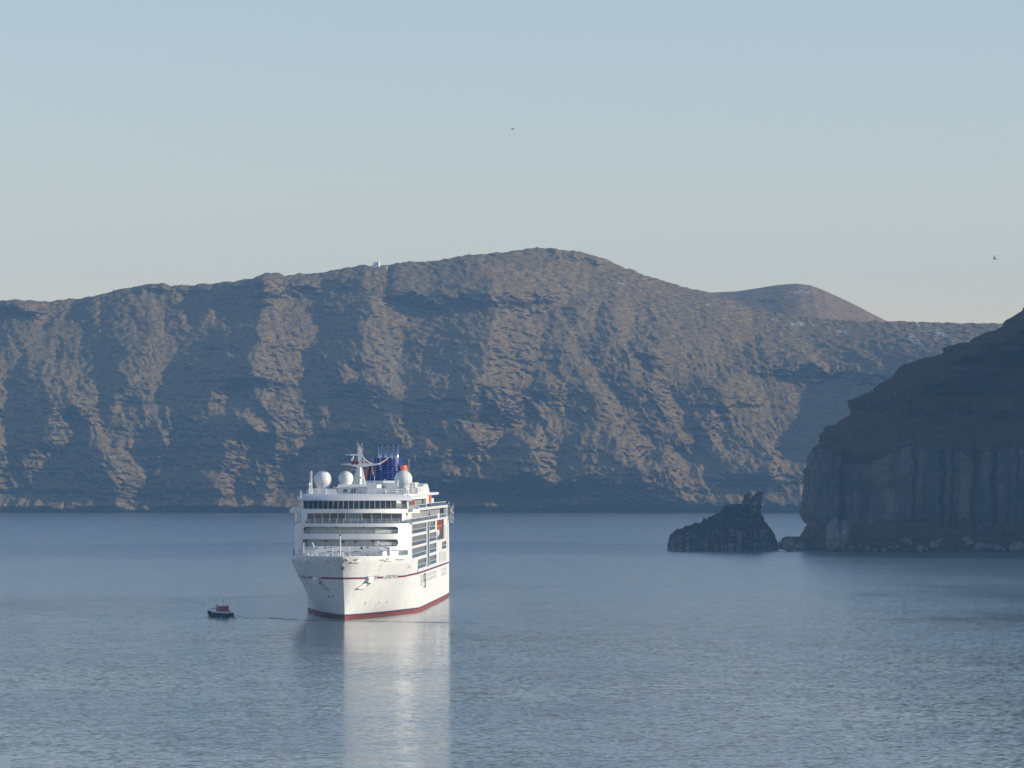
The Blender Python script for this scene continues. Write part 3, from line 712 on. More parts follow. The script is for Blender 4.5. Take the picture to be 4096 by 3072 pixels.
# side walls with balcony openings
def front_a(x, a0=20.0, da=10.0, w=HB, p=2.8): return a0+da*(1-(max(0, 1-abs(x/w)**p))**(1/p))
OPEN = [(31, 97, 18.7, 20.8), (31, 97, 15.9, 18.05), (31, 97, 13.1, 15.3), (58, 97, 10.2, 12.35),
        (111, 141, 18.7, 20.8), (111, 147, 15.9, 18.05), (111, 147, 13.1, 15.3), (111, 147, 10.2, 12.35),
        (150, 187, 15.8, 20.9), (177, 201, 13.2, 15.1)]
def side_wall(side):
    aa = sorted(set([30.0, 57.5, 98.7, 108.3, 215.0]+[v for o in OPEN for v in o[:2]])); zz = sorted(set([9.4, 12.9, 21.2, 10.0, 21.0]+[v for o in OPEN for v in o[2:]]))
    mb = MB(); x = side*HB
    for i in range(len(aa)-1):
        for j in range(len(zz)-1):
            ac = (aa[i]+aa[i+1])/2; zc = (zz[j]+zz[j+1])/2
            if ac < 57.5 and zc < 12.9: continue
            if any(o[0] < ac < o[1] and o[2] < zc < o[3] for o in OPEN): continue
            mb.quad((x, aa[i], zz[j]), (x, aa[i+1], zz[j]), (x, aa[i+1], zz[j+1]), (x, aa[i], zz[j+1]))
    mb.quad((x, 215, 9.4), (x*.985, 223, 9.4), (x*.985, 222, 14), (x, 215, 21.2))
    return mb.build('side_wall', M_WHITE, ship, fix=False)
for side in (1, -1):
    sw = side_wall(side)
    for k, (a0, a1, z0, z1) in enumerate(OPEN):
        if side < 0 and k not in (0, 1, 2, 3): continue
        boat = (k == 8); dep = 3.4 if boat else 1.5
        mb = MB(); xo = side*HB; xi = side*(HB-dep)
        mb.quad((xi, a0, z0), (xi, a1, z0), (xi, a1, z1), (xi, a0, z1))
        mb.quad((xo, a0, z0), (xo, a1, z0), (xi, a1, z0), (xi, a0, z0)); mb.quad((xo, a0, z1), (xo, a1, z1), (xi, a1, z1), (xi, a0, z1))
        mb.quad((xo, a0, z0), (xi, a0, z0), (xi, a0, z1), (xo, a0, z1)); mb.quad((xo, a1, z0), (xi, a1, z0), (xi, a1, z1), (xo, a1, z1))
        if not boat:
            n = max(2, round((a1-a0)/4.8)); st = (a1-a0)/n
            mb.mi = 2
            for q in range(1, n): mb.box(min(xi, xo-side*.1), max(xi, xo-side*.1), a0+q*st-.06, a0+q*st+.06, z0, z1)
            for q in range(n):   # cabin door frames on the back wall
                mb.mi = 1; c = a0+(q+.5)*st; mb.box(min(xi, xi+side*.06), max(xi, xi+side*.06), c-.7, c+.4, z0+.05, z1-.1)
                mb.mi = 2; mb.box(min(xi, xi+side*.12), max(xi, xi+side*.12), c+.5, c+.75, z0, z1)
        b = mb.build('boat_recess' if boat else 'balcony', [M_GREY, M_GLASS2, M_WHITE], ship, fix=False)
        if not boat:
            mg = MB(); mg.box(min(xo-side*.08, xo-side*.03), max(xo-side*.08, xo-side*.03), a0, a1, z0, z0+.86); mg.build('parapet', M_PARA, b)
            mr = MB(); mr.box(min(xo-side*.1, xo+side*.02), max(xo-side*.1, xo+side*.02), a0, a1, z0+.862, z0+.95); mr.build('handrail', M_WHITE, b)
# dark vertical glass strip between the balconies
mb = MB(); mb.box(HB, HB+.06, 99.2, 107.8, 10.0, 21.0); ms = mb.build('stair_glazing', M_PARA, ship)
mb = MB(); mb.box(HB-.02, HB+.16, 98.2, 99.2, 9.9, 21.1); mb.box(HB-.02, HB+.16, 107.8, 108.8, 9.9, 21.1); mb.parts('frame', M_WHITE, ms)
# hull side windows (pale blinds behind glass)
def wingrid(a0, a1, z0, z1, na, nz, mat, name='window', x=HB):
    mb = MB(); sa = (a1-a0)/na; sz = (z1-z0)/nz
    for i in range(na):
        for j in range(nz): mb.box(x-.02, x+.035, a0+i*sa+.16*sa, a0+(i+1)*sa-.10*sa, z0+j*sz+.12, z0+(j+1)*sz-.12)
    return mb.parts(name, mat, ship)
wingrid(98, 147, 6.4, 8.5, 11, 2, M_LGREY); wingrid(172, 203, 6.2, 8.5, 5, 2, M_LGREY)
wingrid(178, 200, 9.9, 12.5, 5, 1, M_LGREY); wingrid(163, 167.5, 9.9, 12.6, 1, 1, M_GREY); wingrid(171, 174, 9.9, 12.9, 1, 1, M_GREY)
wingrid(190, 195, 15.6, 19.4, 1, 1, M_GREY); wingrid(206, 209, 15.5, 21, 1, 1, M_GREY)
wingrid(68, 80, 5.9, 8.7, 4, 1, M_LGREY)
mb = MB(); d = 90.5
for (p, q, r_, s_) in ((83, 92, 8.3, 8.6), (83, 92, 5.3, 5.6), (83, 84.6, 6.6, 8.3), (90, 92, 5.6, 8.3), (84.6, 88, 6.9, 7.2)): mb.box(HB, HB+.12, p, q, r_, s_)
mb.build('side_hatch', M_DGREY, ship)
mb = MB(); mb.box(HB, HB+.05, 84.8, 89.8, 5.7, 6.8); mb.box(HB, HB+.05, 84.8, 89.8, 7.3, 8.2); mb.parts('hatch_panel', M_LGREY, ship)

# ---- curved front of the superstructure with two long slots
def facade():
    xs = np.concatenate([np.linspace(-HB, -12.4, 14)[:-1], np.arange(-12.4, 12.41, .16), np.linspace(12.4, HB, 14)[1:]])
    zs = np.arange(12.9, 21.21, .13)
    slots = [(-10.9, 10.7, 18.85, 20.42), (-11.2, 10.6, 16.05, 17.62)]
    def inslot(x, z):
        for (x0, x1, z0, z1) in slots:
            r = .55
            dx = max(x0+r-x, 0, x-(x1-r)); dz = max(z0+r-z, 0, z-(z1-r))
            if x0 < x < x1 and z0 < z < z1 and dx*dx+dz*dz < r*r: return True
        return False
    P = [[(float(x), front_a(x), float(z)) for x in xs] for z in zs]
    mb = MB(); mb.grid(P, keep=lambda i, j: not inslot((xs[j]+xs[j+1])/2, (zs[i]+zs[i+1])/2))
    f = mb.build('front_wall', M_WHITE, ship, smooth=True, fix=False)
    mi = MB()
    for (x0, x1, z0, z1) in slots:
        xx = np.linspace(x0-.3, x1+.3, 60)
        Q = [[(float(x), front_a(x)+d_, float(z)) for x in xx] for z, d_ in ((z0-.1, .15), (z0-.1, 1.9), (z1+.1, 1.9), (z1+.1, .15))]
        mi.grid(Q)
    g = mi.build('slot_gallery', M_LGREY, f, smooth=False, fix=False)
    for (px, py, r_) in ((1374, 2168, .32), (1424, 2168, .32), (1305, 2164, .26), (1494, 2162, .3), (1348, 2108, .22), (1458, 2109, .2)):
        mb = MB(); x = SX(px, 24); mb.lathe([(r_, -.12), (r_, .02)], (x, front_a(x)+1.8, SZ(py, 24)), 16, 'y'); mb.build('porthole', M_DGREY, f)
    mb = MB()
    for x in np.arange(-10.4, 10.4, 1.35):
        for z0 in (18.85, 16.05): mb.tube([(x, front_a(x)+.2, z0-.05), (x, front_a(x)+.2, z0+.75)], .035, 5)
    for z0 in (18.85, 16.05):
        for h in (.4, .75): mb.tube([(x, front_a(x)+.2, z0+h) for x in np.linspace(-10.8, 10.5, 26)], .03, 5)
    mb.build('gallery_rail', M_WHITE, f)
    mb = MB(); mb.box(SX(1238, 24), SX(1260, 24), 23.6, 23.9, 18.9, 19.5); mb.build('locker', M_DGREY, f)
    mb = MB(); x0, x1 = 5.4, 9.3
    for (z0, z1) in ((16.2, 17.3), (19.0, 20.1)):
        mb.slab([(x0, front_a(7)+1.2, z0), (x1, front_a(9)+1.2, z0), (x1, front_a(9)+1.2, z0+.7), (x0, front_a(7)+1.2, z1)], (0, .3, 0))
    mb.parts('life_raft', M_WHITE, f)
facade()
def curve_panel(mb, x0, x1, z0, z1, off, n=24, th=.08, top_off=None, a0=20.0, da=10.0, w=HB, p=2.8):
    xx = np.linspace(x0, x1, n+1); to = off if top_off is None else top_off
    mb.grid([[(float(x), front_a(x, a0, da, w, p)+o_, z) for x in xx] for z, o_ in ((z0, off), (z1, to), (z1, to+th), (z0, off+th), (z0, off))])
# top of the front wall: deck 21.2 with railing
mb = MB(); pl = [(x, front_a(x)) for x in np.linspace(-HB, HB, 50)]+[(HB, 205), (-HB, 205)]
mb.prism(pl, 21.0, 21.2); mb.build('deck_plate', M_WHITE, ship)
def rail(pts, h, name, parent, mat=M_WHITE, step=1.6, bars=(1.0, .55), r=.045):
    mb = MB(); P = [Vector(p) for p in pts]; L = [0]
    for p, q in zip(P[:-1], P[1:]): L.append(L[-1]+(q-p).length)
    n = max(1, int(L[-1]/step))
    def at(s):
        for i in range(len(P)-1):
            if s <= L[i+1]+1e-6: return P[i].lerp(P[i+1], (s-L[i])/max(1e-6, L[i+1]-L[i]))
        return P[-1]
    for k in range(n+1):
        q = at(L[-1]*k/n); mb.box(q.x-r, q.x+r, q.y-r, q.y+r, q.z, q.z+h)
    for b in bars: mb.tube([p+Vector((0, 0, h*b)) for p in P], r*.8, 5)
    return mb.build(name, mat, parent)
rail([(x, front_a(x)+.1, 21.2) for x in np.linspace(-13.2, 13.2, 40)], 1.0, 'front_railing', ship)
mb = MB(); curve_panel(mb, -10.6, 11.2, 21.22, 21.75, .25, 40, .04); mb.build('wind_screen', M_PARA, ship)
# lounge level behind the railing
mb = MB(); LO = 5.5; pl = [(x, front_a(x)+LO+.1) for x in np.linspace(-12, 12, 40)]+[(11.8, 60), (-11.8, 60)]
mb.prism(pl, 21.2, 23.55); lv = mb.build('lounge_wall', M_WHITE, ship)
mb = MB(); curve_panel(mb, -10.4, -1.7, 21.5, 23.45, LO, 20); curve_panel(mb, 2.3, 11.2, 21.5, 23.45, LO, 20); mb.parts('window', M_GLASS, lv)
mb = MB()
for i in range(5): curve_panel(mb, -1.5+i*.76, -.85+i*.76, 21.45, 23.4, LO-.02, 2)
mb.parts('glass_door', M_PARA, lv)
mb = MB()
for x in (-10.5, -8.7, -6.9, -5.1, -3.3, -1.6, 2.25, 4.5, 6.7, 8.9, 11.2): mb.box(x-.05, x+.05, front_a(x)+LO-.14, front_a(x)+LO+.06, 21.4, 23.5)
mb.parts('window_post', M_WHITE, lv)
mb = MB()
for x in (4.2, 4.8, 5.4, 6.1): mb.sphere((x, front_a(x)+LO-.2, 22.7), .07, 8, 6)
mb.parts('ceiling_lamp', M_WHITE, lv)
# bridge wings band
mb = MB(); WA, WD, WW = 24.0, 9.5, 14.95
fr = [(x, WA+WD*abs(x/WW)**2.1) for x in np.linspace(-WW, WW, 60)]
bk = [(WW, 37.5), (12.5, 38.5), (-12.5, 38.5), (-WW, 37.5)]
mb.prism(fr+bk, 23.55, 24.42, 1.0); bw = mb.build('bridge_wing', M_WHITE, ship)
mb = MB(); mb.lathe([(.32, 0), (.32, .06)], (WW, 35.6, 24.0), 16, 'x'); mb.lathe([(.26, -.05), (.26, 0)], (-WW, 35.6, 23.95), 16, 'x'); mb.parts('port_hole', M_DGREY, bw)
mb = MB(); mb.box(12.2, 14.8, 37.0, 37.2, 24.42, 25.3); mb.box(-14.8, -12.2, 37.0, 37.2, 24.42, 25.0)
mb.box(14.65, 14.85, 34, 37, 24.42, 24.75); mb.parts('wing_screen', M_WHITE, bw)
# bridge house with slanted windows
BW_ = 12.3
def bf(x): return 28.0+6.5*abs(x/BW_)**2.1
mb = MB(); pl = [(x, bf(x)+.5) for x in np.linspace(-BW_, BW_, 50)]+[(BW_, 55), (-BW_, 55)]
mb.prism(pl, 24.42, 26.5); bh = mb.build('bridge_house', M_WHITE, ship)
NW = 20; xe = np.linspace(-11.9, 12.1, NW+1); pn = MB(); fm = MB()
for i in range(NW):
    x0, x1 = xe[i]+.04, xe[i+1]-.04; lean = -.10*((i-NW/2)/NW*2)
    tgt = pn
    tgt.quad((x0, bf(x0)+.42, 24.50), (x1, bf(x1)+.42, 24.50), (x1+lean, bf(x1)-.22, 26.32), (x0+lean, bf(x0)-.22, 26.32))
for i in range(NW+1):
    x = xe[i]; lean = -.10*((i-NW/2)/NW*2)+.13
    fm.slab([(x-.065, bf(x)+.34, 24.45), (x+.065, bf(x)+.34, 24.45), (x+.065+lean, bf(x)-.30, 26.38), (x-.065+lean, bf(x)-.30, 26.38)], (0, .12, 0))
pn.parts('window', M_GLASS, bh); fm.parts('mullion', M_WHITE, bh)
# side panes of the bridge, port
mb = MB(); 
for k in range(4): mb.box(12.3, 12.36, 36+k*3.4, 38.6+k*3.4, 24.7, 26.2)
mb.parts('side_window', M_PARA, bh)
# sloping visor roof
mb = MB(); rows = []
for t in np.linspace(0, 1, 9):
    z = 26.42+1.5*math.sin(t*math.pi/2)**.9; w_ = 13.3-2.0*t**1.6; off = -1.0+4.6*t
    rows.append([(w_*s_, 28.0+6.0*abs(s_)**2.1+off, z) for s_ in np.linspace(-1, 1, 60)])
mb.grid(rows); mb.grid([[(q[0], q[1]+.4, q[2]-.12) for q in rows[0]], rows[0]])
mb.grid([[(q[0], q[1]+.4, q[2]-.12) for q in rows[0]], [(q[0], q[1]+3, 26.5) for q in rows[0]]])
mb.build('visor_roof', M_WHITE, ship, smooth=True)
mb = MB(); mb.prism([(-11.3, 34), (11.3, 34), (13.2, 42), (13.2, 108), (12.4, 180), (-12.4, 180), (-13.2, 108), (-13.2, 42)], 27.3, 27.9); mb.build('top_deck', M_WHITE, ship)
mb = MB()
for s_ in (1, -1):
    mb.slab([(s_*11.9, 34.5, 26.45), (s_*13.35, 40, 26.6), (s_*13.35, 107, 26.6), (s_*12.9, 107, 27.9), (s_*12.9, 42, 27.9), (s_*11.4, 36, 27.9)], (-s_*.4, 0, 0))
mb.parts('roof_edge', M_WHITE, ship)
rail([(x, 31.8+5.4*abs(x/11.2)**2.1, 27.9) for x in np.linspace(-11.2, 12, 30)], .95, 'roof_railing', ship, step=1.9, r=.04)
# deckhouse under the mast
mb = MB(); mb.box(-4.6, 4.5, 45, 64, 27.9, 29.45); mb.slab([(-4.6, 44.8, 29.45), (4.5, 44.8, 29.45), (4.5, 46.3, 30.05), (-4.6, 46.3, 30.05)], (0, 17, 0))
dh = mb.build('mast_house', M_WHITE, ship)
mb = MB()
for (p, q, r_, s_) in ((1374, 1389, 1956, 1969), (1405, 1412, 1954, 1972), (1415, 1424, 1954, 1970), (1427, 1433, 1955, 1960), (1440, 1443, 1962, 1968), (1482, 1488, 1957, 1960)):
    mb.box(SX(p, 45), SX(q, 45), 44.93, 45.0, SZ(s_, 45), SZ(r_, 45))
mb.parts('window', M_GLASS2, dh)
mb = MB(); mb.box(2.3, 4.5, 43.4, 44.8, 27.9, 30.0); mb.box(-1.9, -1.7, 44.8, 44.9, 27.9, 29.4); mb.box(-.3, -.1, 44.8, 44.9, 27.9, 29.4); mb.parts('stair_housing', M_WHITE, dh)
mb = MB(); mb.box(-11.2, -4.6, 41, 41.15, 27.9, 29.05); mb.box(4.6, 11.5, 41, 41.15, 27.9, 29.2); mb.box(-11.2, -11.05, 41, 60, 27.9, 29.05); mb.box(11.35, 11.5, 41, 60, 27.9, 29.2)
for x in (6.6, 9.0, 9.2, -7.2, -9.0): mb.box(x, x+.1, 40.85, 41, 27.9, 29.1)
mb.parts('screen_wall', M_WHITE, ship)
mb = MB()
for px, py in ((1265, 1954), (1336, 1949), (1345, 1949), (1349, 1949), (1354, 1949)): mb.sphere((SX(px, 41), 41, SZ(py, 41)), .14, 8, 6)
mb.parts('deck_lamp', M_WHITE, ship)
# satellite domes
for (px, a, zc, r_, zb) in ((1291.4, 52, 31.13, 2.1, 27.9), (1383.5, 60, 31.4, 1.77, 29.9), (1613.7, 78, 31.24, 2.12, 27.9)):
    x = SX(px, a); mb = MB(); prof = [(r_*.62, zb-zc), (r_*.62, -r_*.92), (r_*.70, -r_*.80)]
    prof += [(r_*math.cos(t), r_*math.sin(t)) for t in np.linspace(math.radians(-46), math.radians(89.5), 22)]
    mb.lathe(prof, (x, a, zc), 40); dm = mb.build('satellite_dome', M_WHITE, ship, smooth=True)
    mp = MB(); mp.lathe([(r_*.66, zb-zc), (r_*.66, zb-zc+.35)], (x, a, zc), 30); mp.build('base_ring', M_LGREY, dm)
# main mast
MA = 52.0; mast = MB()
P = []
for z, hx, hy in ((30.0, 1.42, 1.3), (34.1, .58, .8)):
    P.append((z, hx, hy))
mast.add([(sx*hx, MA+sy*hy, z) for z, hx, hy in P for sx, sy in ((-1, -1), (1, -1), (1, 1), (-1, 1))],
         [(0, 1, 5, 4), (1, 2, 6, 5), (2, 3, 7, 6), (3, 0, 4, 7), (4, 5, 6, 7)])
mast.tube([(.25, MA-1.0, 30), (.1, MA-.75, 34)], .42, 12, .38)
mast.box(-.40, .40, MA-.4, MA+.4, 34.6, 38.7)
mo = mast.build('main_mast', M_WHITE, ship)
mb = MB(); prof_b = [(-4.35, 34.72), (-2.4, 34.50), (-.9, 34.15), (.9, 34.15), (2.4, 34.35), (4.7, 34.66)]; prof_t = [(4.75, 34.86), (1.2, 34.98), (.5, 34.9), (-.6, 34.9), (-2.6, 34.92), (-4.35, 34.80)]
mb.slab([(x, MA-.7, z) for x, z in prof_b+prof_t], (0, 1.4, 0)); mb.build('cross_tree', M_WHITE, mo)
mb = MB(); mb.box(SX(1382, MA), SX(1451, MA), MA-1.1, MA-.8, 36.78, 37.14); mb.tube([(-1.5, MA-.95, 36.78), (-1.5, MA-.95, 36.2)], .12); mb.build('radar_bar', M_WHITE, mo)
mb = MB()
for px in (1385, 1389.5, 1393, 1397, 1400): mb.box(SX(px-1.2, MA), SX(px+1.0, MA), MA-1.13, MA-1.1, 36.86, 37.06)
mb.parts('bar_mark', M_DGREY, mo)
mb = MB()
for px in (1413.5, 1429):
    mb.lathe([(.14, .7), (.16, .3), (.30, .12), (.46, 0), (.40, .02), (.12, .3)], (SX(px, MA), MA-1.5, SZ(1851, MA)), 18, 'y')
mb.parts('horn', M_HORN, mo)
mb = MB()
for px in (1413.5, 1429): mb.lathe([(.13, 0), (.13, .2)], (SX(px, MA), MA-1.6, SZ(1851, MA)), 12, 'y')
mb.parts('horn_throat', M_DGREY, mo)
mb = MB()
mb.tube([(-1.75, MA-.9, 35.5), (-1.75, MA-.9, 36.15)], .16); mb.tube([(-1.45, MA-.9, 36.1), (-1.45, MA-.9, 36.7)], .17)
mb.box(.4, 1.55, MA-.5, MA+.3, 35.55, 35.72); mb.box(.95, 1.1, MA-.4, MA, 34.9, 36.3); mb.box(.4, 1.6, MA-.3, MA-.2, 35.1, 35.2)
mb.tube([(-.3, MA, 38.6), (-.42, MA, 39.1), (-.45, MA, 39.85)], .06, 6); mb.tube([(.3, MA, 38.6), (.55, MA, 39.1), (.6, MA, 39.6)], .06, 6); mb.tube([(0, MA, 38.6), (0, MA, 39.3)], .08, 6)
for z in (38.2, 37.6, 36.9, 36.4): mb.box(.4, .85, MA-.1, MA+.1, z, z+.1); mb.box(.75, .82, MA-.1, MA+.1, z-.15, z+.3)
for z in (38.3, 37.5): mb.box(-.75, -.4, MA-.1, MA+.1, z, z+.08)
mb.build('aerial', M_WHITE, mo)
mb = MB(); mb.box(-.62, -.5, MA-.5, MA-.1, 37.25, 38.1); mb.build('signal_light', M_HORN, mo)
mb = MB(); mb.tube([(.15, MA-1.55, 30.0), (.15, MA-1.3, 33.6)], .1, 6); mb.sphere((.45, MA-1.6, 31.6), .42, 14, 8, .6); mb.box(-1.1, -.9, MA-1.3, MA-.9, 31.2, 32.6); mb.box(-1.9, .9, MA-1.1, MA-1.04, 33.42, 33.5)
for z in np.arange(30.3, 33.6, .42): mb.box(-.3, .3, MA-1.5, MA-1.42, z, z+.07)
mb.build('mast_ladder', M_WHITE, mo)
# poles at the roof corners
for (px, a, z1, r_, nm) in ((1246, 38, 33.2, .17, 'pole'), (1240, 39, 33.0, .06, 'pole'), (1630, 44, 33.2, .10, 'pole'), (1636, 46, 36.0, .045, 'whip_aerial'), (1638, 34, 29.6, .09, 'pole'), (1650, 36, 30.6, .1, 'pole'), (1497.5, 47, 32.2, .05, 'whip_aerial'), (1591, 60, 31.0, .22, 'vent_post')):
    mb = MB(); x = SX(px, a); mb.tube([(x, a, 27.9), (x, a, z1)], r_, 8, r_*.7); mb.build(nm, M_WHITE, ship)
x = SX(1237, 37); mb = MB(); mb.tube([(x, 37, 27.6), (x, 37, 29.7)], .1); mb.sphere((x, 37, 30.1), .36, 16, 10); mb.build('small_dome', M_WHITE, ship, smooth=True)
x = SX(1203, 30); mb = MB(); mb.tube([(x, 30, 26.9), (x, 30, 27.7)], .12); mb.box(x-.22, x+.22, 29.8, 30.2, 27.7, 28.6); mb.build('searchlight', M_WHITE, ship)
x = SX(1642, 46); mb = MB(); mb.sphere((x, 44, SZ(1964, 44)), .25, 10, 8); mb.build('compass_ball', M_DGREY, ship)
# upper port side pieces
mb = MB(); mb.box(12.0, 13.0, 64, 91, 27.9, 29.5); ub = mb.build('vent_house', M_WHITE, ship)
mb = MB(); mb.box(13.0, 13.03, 70, 78, 28.2, 29.2); mb.build('vent_grille', M_LGREY, ub)
mb = MB()
for a in np.arange(36, 64, 3.4): mb.box(12.6, 12.75, a, a+.3, 27.9, 30.4)
for z in (28.4, 28.9, 29.5, 30.4): mb.box(12.6, 12.72, 36, 63, z, z+.09)
mb.build('top_rack', M_WHITE, ship)
mb = MB(); mb.slab([(12.2, 52, 29.4), (12.2, 63, 29.2), (12.2, 64, 30.5), (12.2, 50, 30.5)], (.8, 0, 0)); mb.build('locker_box', M_WHITE, ship)
prof = [(101, 25.0), (137, 25.0), (136, 26.3), (134, 27.5), (130, 28.8), (125, 29.7), (119, 30.2), (101, 29.8)]
mb = MB(); mb.slab([(12.4, a, z) for a, z in prof], (-9, 0, 0)); mb.build('arched_house', M_WHITE, ship)
mb = MB(); mb.box(12.5, 13.0, 100, 106, 24.5, 27.4); mb.box(12.6, 13.3, 97.5, 100, 24.5, 26.6); mb.parts('pillar', M_WHITE, ship)
mb = MB(); mb.box(12.2, 12.3, 58, 98, 25.3, 26.55); mb.build('side_screen', M_GREY, ship)
mb = MB()
for a in np.arange(58, 98, 3.1): mb.box(12.28, 12.4, a, a+.35, 24.5, 26.6)
for a in (44, 47.5, 51): mb.box(12.4, 12.6, a, a+.4, 24.5, 26.5)
mb.parts('screen_post', M_LGREY, ship)
mb = MB(); mb.box(12.6, 13.2, 46, 50, 24.5, 26.2); mb.build('life_ring_rack', M_ORING, ship)
mb = MB(); mb.box(12.1, 12.8, 133, 146, 25.4, 26.5); mb.build('crane_box', M_WHITE, ship)
mb = MB(); mb.box(12.15, 12.9, 128, 132, 25.4, 27.2); mb.build('deck_crane', M_ORING, ship)
# promenade deck along the side
mb = MB(); mb.box(11.3, 11.5, 30, 204, 21.2, 23.9); pw = mb.build('promenade_wall', M_GREY, ship)
mb = MB()
for i, a in enumerate(np.arange(31, 203, 4.1)): mb.box(11.5, 11.75, a, a+.9, 21.2, 23.9)
mb.parts('wall_post', M_WHITE, pw)
mb = MB()
for i, a in enumerate(np.arange(110, 200, 4.1)):
    if i % 3: mb.box(11.5, 11.58, a+1.4, a+3.6, 21.6, 23.6)
mb.parts('window', M_GLASS2, pw)
for s_ in (1, -1):
    mb = MB(); x0, x1 = sorted((s_*11.0, s_*13.65)); mb.box(x0, x1, 30.5, 205, 23.9, 24.5); x0, x1 = sorted((s_*13.38, s_*13.7)); mb.box(x0, x1, 27, 206, 20.95, 21.38); mb.parts('deck_edge', M_WHITE, ship)
mb = MB()
for a in np.arange(56, 200, 11.5): mb.box(13.65, 13.7, a, a+2.2, 24.1, 24.3)
mb.parts('edge_vent', M_GREY, ship)
mb = MB(); mb.box(13.45, 13.5, 27, 197, 21.38, 22.2); pp = mb.build('promenade_parapet', M_PARA, ship)
mb = MB(); mb.box(13.42, 13.54, 27, 197, 22.2, 22.32)
for a in np.arange(27, 197, 8.5): mb.box(13.42, 13.53, a, a+.25, 21.38, 22.2)
mb.box(13.4, 13.6, 150, 160, 21.4, 22.6)
mb.build('handrail', M_WHITE, pp)
mb = MB(); mb.box(13.45, 13.5, 108, 197, 24.5, 25.35); mb.box(13.3, 13.35, 40, 97, 24.5, 25.2); pq = mb.build('upper_parapet', M_PARA, ship)
mb = MB(); mb.box(13.42, 13.54, 108, 197, 25.35, 25.46); mb.box(13.27, 13.39, 40, 97, 25.2, 25.3); mb.build('handrail', M_WHITE, pq)
rail([(-13.3, a, 21.38) for a in (26, 60, 120, 200)], 1.0, 'starboard_railing', ship, step=2.2)
mb = MB()
for a in (22.5, 25, 28, 32): mb.box(-12.9, -12.7, a, a+.2, 21.4, 23.5)
mb.box(-12.3, -12.1, 26, 26.2, 21.4, 23.5); mb.box(-13.0, -11.9, 25.5, 25.7, 22.6, 22.7); mb.parts('stanchion', M_LGREY, ship)
mb = MB()
for a, b_ in ((196.5, 198), (204, 205)): mb.box(12.9, 13.6, a, b_, 13 if a > 200 else 21.3, 24.2)
mb.parts('aft_pillar', M_WHITE, ship)
# outboard platforms near the stern
mb = MB(); a = 207
for z in (20.9, 22.4, 23.8): mb.box(13.6, 14.75, a, a+8, z, z+.14)
for x in (13.7, 14.2, 14.65):
    for aa in (a, a+7.8): mb.box(x, x+.12, aa, aa+.12, 19.8, 24.9 if x > 14.5 else 24.2)
mb.sphere((14.75, a, 22.2), .2, 8, 6); mb.sphere((14.6, a, 19.9), .2, 8, 6); mb.sphere((13.9, 204, 25.0), .22, 8, 6)
mb.slab([(13.4, 204, 24.3), (14.3, 204, 24.35), (13.4, 204, 24.6)], (0, 2, 0)); mb.build('side_platform', M_LGREY, ship)
mb = MB(); mb.box(13.62, 14.1, a+1, a+7, 21.1, 22.3); mb.box(13.62, 14.3, a+1, a+7, 22.6, 23.6); mb.parts('platform_locker', M_GREY, ship)
# funnel
FA = 160.0
mb = MB(); pl = [(-6.3, 128), (6.3, 128), (7.6, 140), (7.6, 176), (-7.6, 176), (-7.6, 140)]
mb.prism(pl, 27.9, 30.3); pl2 = [(-5.6, 150), (-3.5, 147.5), (0, 146.5), (3.5, 147.5), (5.6, 150), (5.6, 172), (-5.6, 172)]; mb.prism(pl2, 30.3, 30.85); fb = mb.build('funnel_house', M_WHITE, ship)
mb = MB(); mb.box(SX(1512, 128), SX(1535, 128), 127.9, 128, SZ(1952, 128), SZ(1944, 128)); mb.box(SX(1545, 128), SX(1566, 128), 127.9, 128, SZ(1952, 128), SZ(1942, 128)); mb.parts('window', M_TEAL, fb)
mb = MB()
for px in (1507, 1514, 1530, 1535): mb.box(SX(px-1.2, 128), SX(px+1.2, 128), 127.9, 128, 29.95, 30.1)
mb.parts('vent_slit', M_DGREY, fb)
fun = MB(); nz = 9
def fplan(t, k=0.0): # half width, front a, back a at height t
    return (5.0-1.15*t-k, 151+4.0*t+k, 170-2.0*t-k)
for i in range(nz+1):
    t = i/nz; w_, a0, a1 = fplan(t); z = 30.85+t*5.75
    pts = []
    for q in range(40):
        th = 2*math.pi*q/40; c = math.copysign(abs(math.cos(th))**.62, math.cos(th)); s_ = math.copysign(abs(math.sin(th))**.62, math.sin(th))
        pts.append((w_*c, (a0+a1)/2+(a1-a0)/2*s_))
    fun.prism(pts, z-.10, z+.10)
fu = fun.build('funnel', M_BLUE, ship)
mb = MB(); pts = lambda k, t: [(lambda w_, a0, a1: (w_*math.copysign(abs(math.cos(2*math.pi*q/32))**.62, math.cos(2*math.pi*q/32)), (a0+a1)/2+(a1-a0)/2*math.copysign(abs(math.sin(2*math.pi*q/32))**.62, math.sin(2*math.pi*q/32)), 30.85+t*5.75))(*fplan(t, k)) for q in range(32)]
mb.grid([pts(.9, 0), pts(.9, .5), pts(.9, .98)], closed=True); mb.build('funnel_core', M_FCORE, fu)
mb = MB()
for px in (1492, 1507, 1530, 1553, 1570, 1590, 1603): 
    x = SX(px, 156)*1.0; mb.tube([(x*1.15, 151.3, 30.9), (x, 154.8, 36.6)], .09, 6)
mb.parts('lattice_bar', M_BLUE, fu)
mb = MB(); mb.slab([(-5.35, 152, 30.85), (-4.55, 152, 30.85), (-4.0, 155, 34.6), (-4.45, 155, 34.6)], (0, 15, 0)); mb.slab([(5.45, 152, 30.85), (4.5, 152, 30.85), (3.75, 155, 34.75), (4.75, 155, 34.75)], (0, 15, 0)); mb.parts('funnel_flank', M_ORANGE, fu)
